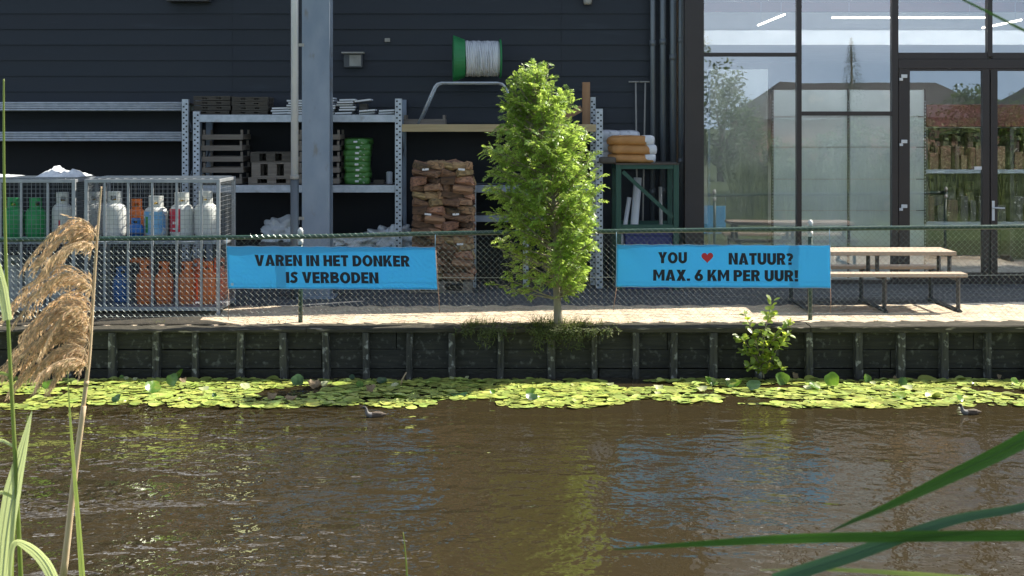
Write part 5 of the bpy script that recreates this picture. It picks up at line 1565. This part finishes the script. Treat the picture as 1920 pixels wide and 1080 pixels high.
# ------------------------------------------------------------------ water birds
def bird(label, px, py, pose):
    Y = F*(CZ-WZ)/(py+4-HY); k = 1.0
    t = thing('water_bird', label, 'water bird', (PX(px,Y), Y, WZ), 'small swimming water birds', rz=pose)
    # spine facing -X: tail at +X
    t.scale = (.70,.70,.68)
    sp_ = [((.165,0,.035),.006,.006),((.13,0,.036),.022,.02),((.08,0,.03),.045,.042),((.02,0,.024),.058,.05),((-.04,0,.022),.055,.047),((-.085,0,.034),.040,.04),((-.105,0,.066),.026,.027),((-.110,0,.100),.020,.021),((-.117,0,.125),.022,.022),((-.132,0,.140),.024,.023),((-.150,0,.138),.017,.016),((-.164,0,.133),.008,.008),((-.180,0,.130),.006,.0055),((-.200,0,.127),.0015,.0015)]
    mb = MB(); n = 14; vs = []; fs = []
    for i, (p, ry, rz_) in enumerate(sp_):
        a = Vector(sp_[max(0,i-1)][0]); b_ = Vector(sp_[min(len(sp_)-1,i+1)][0]); dd = (b_-a).normalized()
        up = Vector((0,1,0)).cross(dd).normalized()
        if up.z < 0 and abs(dd.x) > .5: up = -up
        for j in range(n):
            an = 2*math.pi*j/n
            vs.append(Vector(p) + Vector((0,1,0))*ry*math.cos(an) + (up if i < 5 else up)*rz_*math.sin(an))
    for i in range(len(sp_)-1):
        mi = 0 if i < 4 else (2 if i < 8 else 1)
        for j in range(n): mb.m.append(mi); mb.s.append(True); mb.f.append((i*n+j, i*n+(j+1)%n, (i+1)*n+(j+1)%n, (i+1)*n+j))
    mb.v = [tuple(v) for v in vs]
    mb.build('body', [M['feather'], M['feather_dark'], M['feather_pale']], t, sub=1)
    MB().ell((.035,0,.052), (.085,.05,.026), 14, 8, 1, .12, 3, 20).build('folded_wings', M['feather'], t)
    for s_ in (-1,1): MB().ell((-.137,s_*.021,.144),(.004,.003,.004),8,6).build('eye', M['heart'] if False else M['hole'], t)
    return t
bird('small dark water bird swimming at the lily edge below the left banner', 702, 778, .12)
bird('brown backed water bird with pale neck swimming at the right lily edge', 1818, 773, .05)

# ------------------------------------------------------------------ near bank: reeds left
QY = 2.6
def Pq(px, py, Y=QY): return P(px, py, Y)
def smooth(pts, n=8):
    out = []
    pts = [Vector(p) for p in pts]
    for i in range(len(pts)-1):
        p0 = pts[max(0,i-1)]; p1 = pts[i]; p2 = pts[i+1]; p3 = pts[min(len(pts)-1,i+2)]
        for k in range(n):
            t = k/n
            out.append(.5*((2*p1) + (-p0+p2)*t + (2*p0-5*p1+4*p2-p3)*t*t + (-p0+3*p1-3*p2+p3)*t**3))
    out.append(pts[-1]); return out
def gz_(Y): return .55 if Y < 3.6 else .1
# dry reed with plume
dr = thing('dry_reed', 'dry tan reed stem with a drooping feathery brown plume', 'reed', (PX(60,QY),QY,gz_(QY)), world=True)
stem = smooth([Vector((PX(60,QY),QY,.53)), Pq(88,1300), Pq(117,1080), Pq(140,880), Pq(164,700), Pq(172,600), Pq(179,490), Pq(185,410), Pq(190,350)], 8)
ns = len(stem)
MB().tube(stem, [.0058*(1-.78*(i/ns)) for i in range(ns)], 10).build('stem', M['reed_dry'], dr)
nodes = MB()
for i in (14, 24, 31): nodes.tube([stem[i]-(stem[i+1]-stem[i])*.25, stem[i]+(stem[i+1]-stem[i])*.25], .0072*(1-.8*i/ns), 10)
nodes.build('nodes', M['reed_dry'], dr)
sheath = MB(); pts = [stem[i] + Vector((.002,-.002,0)) for i in range(16, 30)]
sheath.tube(pts, [.0064*(1-.8*((i+16)/ns))+.0012*(1-(i/13)) for i in range(14)], 10); sheath.build('leaf_sheath', M['reed_dry'], dr)
rnd = random.Random(8)
plb = MB(); pls = MB()
fam = []   # (start row, peak dx,dy, tip px,py)
for (y0, tipx, tipy, n_, lift) in ((450,30,488,11,44),(470,80,500,5,30),(560,20,585,12,68),(590,40,610,9,50),(625,12,650,15,60),(655,8,690,15,58),(680,30,705,14,45),(690,62,708,10,30)):
    for k in range(max(3,int(n_*.42+.5))): fam.append((y0 + rnd.uniform(-5,5), tipx + rnd.gauss(0,10) + rnd.random()**2*75, tipy + rnd.gauss(0,9), lift*rnd.uniform(.7,1.2)))
def stem_at(py):
    tab = sorted([(350,190),(410,185),(490,179),(600,172),(700,164)]); return interp(tab, py)[0]
for (y0, tx, ty, lift) in fam:
    sx_ = stem_at(y0); dep = rnd.gauss(0, .035)
    peak = (sx_ - (sx_-tx)*.30, min(y0, (y0+ty)/2) - lift*.75)
    ctrl = [Vector((sx_, y0, 0)), Vector((sx_-6, y0-lift*.40, 0)), Vector((peak[0], peak[1], 0)), Vector(((peak[0]+tx)/2-2, (peak[1]+ty)/2-lift*.20, 0)), Vector((tx, ty, 0))]
    cc = smooth(ctrl, 9); pts = []
    for i, c in enumerate(cc): pts.append(P(c.x, c.y, QY + dep*i/len(cc)))
    plb.tube(pts, [.00085*(1-.6*i/len(pts)) for i in range(len(pts))], 4, cap=False)
    m_ = len(pts)
    for i in range(6, m_):
        for s_ in range(2):
            if rnd.random() < .1: continue
            # branchlet hanging along and below the arch
            d0 = (pts[min(i+1,m_-1)] - pts[max(0,i-1)]).normalized()
            dd = (d0*rnd.uniform(.5,1.2) + Vector((rnd.uniform(-.25,.15), rnd.uniform(-.35,.35), -rnd.uniform(.15,1.0)))).normalized()
            L = rnd.uniform(.010,.028)
            q = pts[i] + d0*rnd.uniform(-.002,.002); e = q + dd*L
            plb.tube([q, q.lerp(e,.5)+Vector((0,0,.0012)), e], .00035, 3, smooth=False, cap=False)
            for j in range(4):
                b0 = q.lerp(e, .3 + .7*j/3); dj = (dd + Vector((rnd.uniform(-.5,.5), rnd.uniform(-.5,.5), rnd.uniform(-.5,.2)))).normalized()
                sdj = dj.cross(Vector((0,1,.2))).normalized(); l2 = rnd.uniform(.007,.013); w2 = .0009
                pls.add([b0, b0+dj*l2*.45+sdj*w2, b0+dj*l2, b0+dj*l2*.45-sdj*w2], [(0,1,2,3)])
plb.build('plume_branches', M['reed_dry'], dr); pls.build('plume_spikelets', M['plume'], dr)
# green reed at the left edge
gr = thing('green_reed', 'tall green reed at the left edge with pale sunlit leaves', 'reed', (PX(55,2.3),2.3,.55), world=True)
GQ = 2.3
def leafblade(parent, ctrl, ws, m, Y0, Y1=None, side=None, fold=.25, nm='leaf'):
    Y1 = Y0 if Y1 is None else Y1
    n_ = len(ctrl)
    pts = smooth([P(a, b_, Y0 + (Y1-Y0)*i/(n_-1)) for i, (a, b_) in enumerate(ctrl)], 8)
    m_ = len(pts); w_ = []
    for i in range(m_):
        t = i/(m_-1)*(len(ws)-1); k = min(len(ws)-2, int(t)); w_.append((ws[k] + (ws[k+1]-ws[k])*(t-k))/2/F*Y0)
    sds = []
    for i in range(m_):
        d = (pts[min(i+1,m_-1)] - pts[max(0,i-1)]).normalized()
        s_ = d.cross(Vector((0,1,0)) if side is None else Vector(side)).normalized(); sds.append(s_)
    mb = MB(); mb.blade(pts, w_, sds, fold)
    mb.tube(pts, [max(.00025, x_*.085) for x_ in w_], 5, cap=False, mi=1)
    for f_ in (-.5, .5):
        vn = [q + s_*x_*f_ + (q-q) for q, s_, x_ in zip(pts, sds, w_)]
        nr = [(pts[min(i+1,m_-1)]-pts[max(0,i-1)]).normalized().cross(sds[i]).normalized()*w_[i]*fold*.5 for i in range(m_)]
        mb.tube([a_+b_ for a_, b_ in zip(vn, nr)], [max(.00015, x_*.035) for x_ in w_], 4, cap=False, mi=1)
    mb.build(nm, [M[m], M[m+'_rib']], parent)
st_ = smooth([Vector((PX(55,GQ),GQ,.53)), P(48,1300,GQ), P(39,1080,GQ), P(27,830,GQ), P(15,600,GQ), P(9,400,GQ), P(7,250,GQ), P(7,148,GQ)], 8)
MB().tube(st_, [.0042*(1-.72*(i/len(st_))**1.5) for i in range(len(st_))], 8).build('stem', M['reed_green'], gr)
leafblade(gr, [(3,1110),(12,1010),(26,920),(43,845),(60,770)], [26,36,36,20,1], 'reed_pale', GQ, side=(.25,1,0))
leafblade(gr, [(18,1100),(25,1022),(55,1025),(86,1055),(108,1100)], [6,10,24,26,22], 'reed_pale', GQ-.02, side=(0,.9,.45))
leafblade(gr, [(15,600),(5,540),(-12,480),(-40,440)], [18,20,14,2], 'reed_pale', GQ-.02)
leafblade(gr, [(27,838),(14,830),(0,826),(-30,835)], [5,6,6,2], 'reed_pale', GQ)
leafblade(gr, [(22,705),(12,702),(0,700),(-30,712)], [5,6,6,2], 'reed_green', GQ)
leafblade(gr, [(30,935),(12,926),(-2,924),(-30,940)], [5,7,7,2], 'reed_pale', GQ)
leafblade(gr, [(20,1180),(22,1040),(32,930),(46,840),(52,775)], [12,10,7,5,1], 'reed_green', GQ+.02)
tg = thing('reed_shoot', 'thin bright green reed blade crossing the dry stem', 'reed', (PX(170,2.5),2.5,.55), world=True)
leafblade(tg, [(168,1480),(163,1200),(155,1080),(146,960),(137,850),(131,770),(127,695)], [14,14,13,10,7,4,1], 'reed_green', 2.5, side=(.3,1,0), nm='blade')
tg = thing('reed_shoot', 'lone pale shoot tip rising from the bottom edge left of centre', 'reed', (PX(770,2.6),2.6,.55), world=True)
MB().tube(smooth([Vector((PX(770,2.6),2.6,.53)), P(766,1250,2.6), P(763,1080,2.6), P(756,998,2.6)], 6), [.0034*(1-.8*i/18) for i in range(19)], 6).build('blade', M['reed_green'], tg)

# reeds right, close to the lens
rr2 = thing('shaded_reed', 'shaded dark green reed reaching in from the right with long blurred leaves', 'reed', (.50,1.0,.55), world=True)
sy = 1.0
sx_ = .47
MB().tube(smooth([(.50,1.0,.53),(.49,1.0,1.1),(.475,1.0,1.7),(.465,1.0,2.1),(.45,1.0,2.6)],6), [.005*(1-.5*i/24) for i in range(25)], 8).build('stem', M['reed_dark'], rr2)
def px1(x, z, Y): return (x/Y*F+960, (CZ-z)/Y*F+HY)
leafblade(rr2, [px1(.475,2.02,1.0),(2060,1000),(1920,1002),(1720,1004),(1500,1008),(1320,1018),(1150,1030)], [24,26,25,24,21,13,2], 'reed_dark', 1.0, .92, side=(0,.9,.35))
leafblade(rr2, [px1(.465,2.12,1.0),(2080,720),(1920,822),(1780,893),(1660,950),(1600,976),(1556,997)], [18,36,34,26,14,8,2], 'reed_dark', 1.0, .97, side=(0,.95,.2))
leafblade(rr2, [px1(.47,2.05,1.0),(2080,905),(1920,950),(1800,972),(1710,1000),(1600,1040),(1450,1088)], [8,12,14,17,21,24,22], 'reed_blue', 1.0, .95, side=(0,.9,-.3))
leafblade(rr2, [px1(.485,1.92,1.0),(2040,1100),(1900,1090),(1780,1081),(1640,1071),(1530,1067),(1425,1069)], [8,10,11,11,9,6,1], 'reed_green', 1.0, .96, side=(0,.9,.3))
leafblade(rr2, [px1(.45,2.55,1.0),(2120,150),(1990,92),(1920,57),(1860,26),(1800,-4),(1740,-40)], [9,8,6,5,5,4,1], 'reed_dark', 1.0, 1.0, side=(0,.8,.6))

# ------------------------------------------------------------------ near bank behind the camera (seen mirrored in the glass)
def bush(name, label, cat, c, rad, n, ls, m, seed, group=None, trunk=True, clumps=22):
    rnd = random.Random(seed); c = Vector(c); t = thing(name, label, cat, (c.x,c.y,.55), group, world=True)
    mb = MB(); cl = []
    for k in range(clumps):
        a = rnd.uniform(0,2*math.pi); u = rnd.uniform(-.85,1); rr = math.sqrt(max(0,1-u*u))*rnd.uniform(.45,1)
        cl.append((Vector((math.cos(a)*rr*rad[0], math.sin(a)*rr*rad[1], u*rad[2]))*.85, rnd.uniform(.26,.42)))
    for k in range(n):
        q, s_ = rnd.choice(cl); d = Vector((rnd.gauss(0,1),rnd.gauss(0,1),rnd.gauss(0,1))).normalized()
        p = c + q + Vector((d.x*rad[0],d.y*rad[1],d.z*rad[2]))*s_*rnd.random()**.4
        mb.leaf(p, Vector((rnd.gauss(0,1),rnd.gauss(0,1),rnd.gauss(-.2,.7))), Vector((rnd.gauss(0,.5),rnd.gauss(0,.5),1)), ls*rnd.uniform(.7,1.3), ls*.28, .15, 0, .1)
    mb.build('crown', M[m], t)
    tb = MB(); base = Vector((c.x,c.y,.5))
    tb.tube([base, base.lerp(c,.5), c], [.10,.08,.05], 8)
    for q, s_ in cl[:9]: tb.tube([base.lerp(c,.6), c+q*.5, c+q*.9], [.05,.03,.01], 6)
    tb.build('trunk', M['bark'], t)
    return t
bush('shade_tree', 'leafy tree on the near bank right of the camera', 'tree', (3.4,1.5,4.9), (1.9,1.9,1.5), 5200, .13, 'bush_leaf', 2)
bush('bank_tree', 'bushy dark tree on the near bank mirrored in the left window', 'tree', (6.2,-3.2,2.2), (1.15,1.1,1.75), 3200, .14, 'bush_leaf', 4)
bush('bank_tree', 'broad tree on the near bank mirrored in the door glass', 'tree', (14.0,-3.4,1.9), (1.8,1.3,1.5), 3200, .15, 'bush_leaf', 6)
ORD = ('first','second','third','fourth','fifth','sixth','seventh','eighth','ninth','tenth')
rnd_b = random.Random(31)
for i in range(10):
    r_ = rnd_b.uniform(1.0,1.3); h = rnd_b.uniform(.85,1.1)
    bush('bank_bush', 'leafy bush on the near bank, %s from the left in the waterside row' % ORD[i], 'bush', (7.4+i*1.5, -2.6+rnd_b.uniform(-.4,.4), .55+h*.75), (r_,.7,h), 1100, .16, 'bank_leaf', 20+i, 'bushes on the near bank')
bm_ = MB(); rnd = random.Random(41)
for k in range(1500):
    x = rnd.uniform(5.5, 22); y = rnd.uniform(3.3, 5.2); z = .55 if y < 3.6 else .55 - (y-3.6)*.45
    h = rnd.uniform(.6, 1.5); lx = rnd.gauss(0,.14); ly = rnd.gauss(0,.1)
    pts = [Vector((x+lx*h*t, y+ly*h*t, z+h*t - .12*h*abs(lx)*t*t)) for t in (0,.35,.7,1)]
    bm_.blade(pts, [.014,.013,.009,.001], (math.cos(k),math.sin(k),0), .2)
    for j in range(3):
        q = pts[1].lerp(pts[2], rnd.random()); bm_.leaf(q, Vector((rnd.gauss(0,1),rnd.gauss(0,.6),.5)), Vector((0,0,1)), rnd.uniform(.2,.45), .011, .2, 0, .3)
tag(bm_.build('bank_reeds', M['bank_leaf']), 'pale reeds lining the near bank opposite the showroom', 'reeds', kind='stuff')
# conifer
cf = thing('conifer', 'slender conifer rising over the dark roofs on the near bank', 'conifer', (13.8,-20,.55), world=True)
rnd = random.Random(9); mb = MB()
for k in range(2600):
    t = rnd.random()**1.25; z = .9 + 4.9*t; rr = (1.25*(1-t)**.95+.02)*rnd.uniform(.3,1); a = rnd.uniform(0,6.28)
    if math.sin(z*9) < -.55 and rr > .5: continue
    p = Vector((13.8+rr*math.cos(a), -20+rr*math.sin(a), z - rr*.25))
    mb.leaf(p, Vector((math.cos(a),math.sin(a),-.25+rnd.uniform(-.3,.3))), Vector((0,0,1)), rnd.uniform(.16,.3)*(1-.7*t), .035*(1-.6*t), .1, 0, .2)
mb.build('crown', M['conifer_leaf'], cf); MB().tube([(13.8,-20,.5),(13.8,-20,5.7)], [.12,.02], 8).build('trunk', M['bark'], cf)
def house(label, x0, x1, y0, y1, ze, zr):
    t = thing('house', label, 'house', ((x0+x1)/2,(y0+y1)/2,.55), 'houses on the near bank', world=True)
    MB().boxb(x0, x1, y0, y1, .5, ze).build('wall', M['housebrick'], t)
    ym = (y0+y1)/2; e = .35
    vs = [(x0-e,y0-e,ze-.1),(x1+e,y0-e,ze-.1),(x1+e,y1+e,ze-.1),(x0-e,y1+e,ze-.1),(x0+1.8,ym,zr),(x1-1.8,ym,zr)]
    MB().add(vs, [(0,3,2,1),(0,1,5,4),(2,3,4,5),(1,2,5),(3,0,4)]).build('roof', M['darkroof'], t)
house('low brick house with a dark hipped roof behind the camera', 11.0, 22.0, -34, -26, 2.6, 4.3)
house('second low brick house with a dark hipped roof farther along the near bank', 24, 36, -36, -27, 2.7, 4.6)
fin()
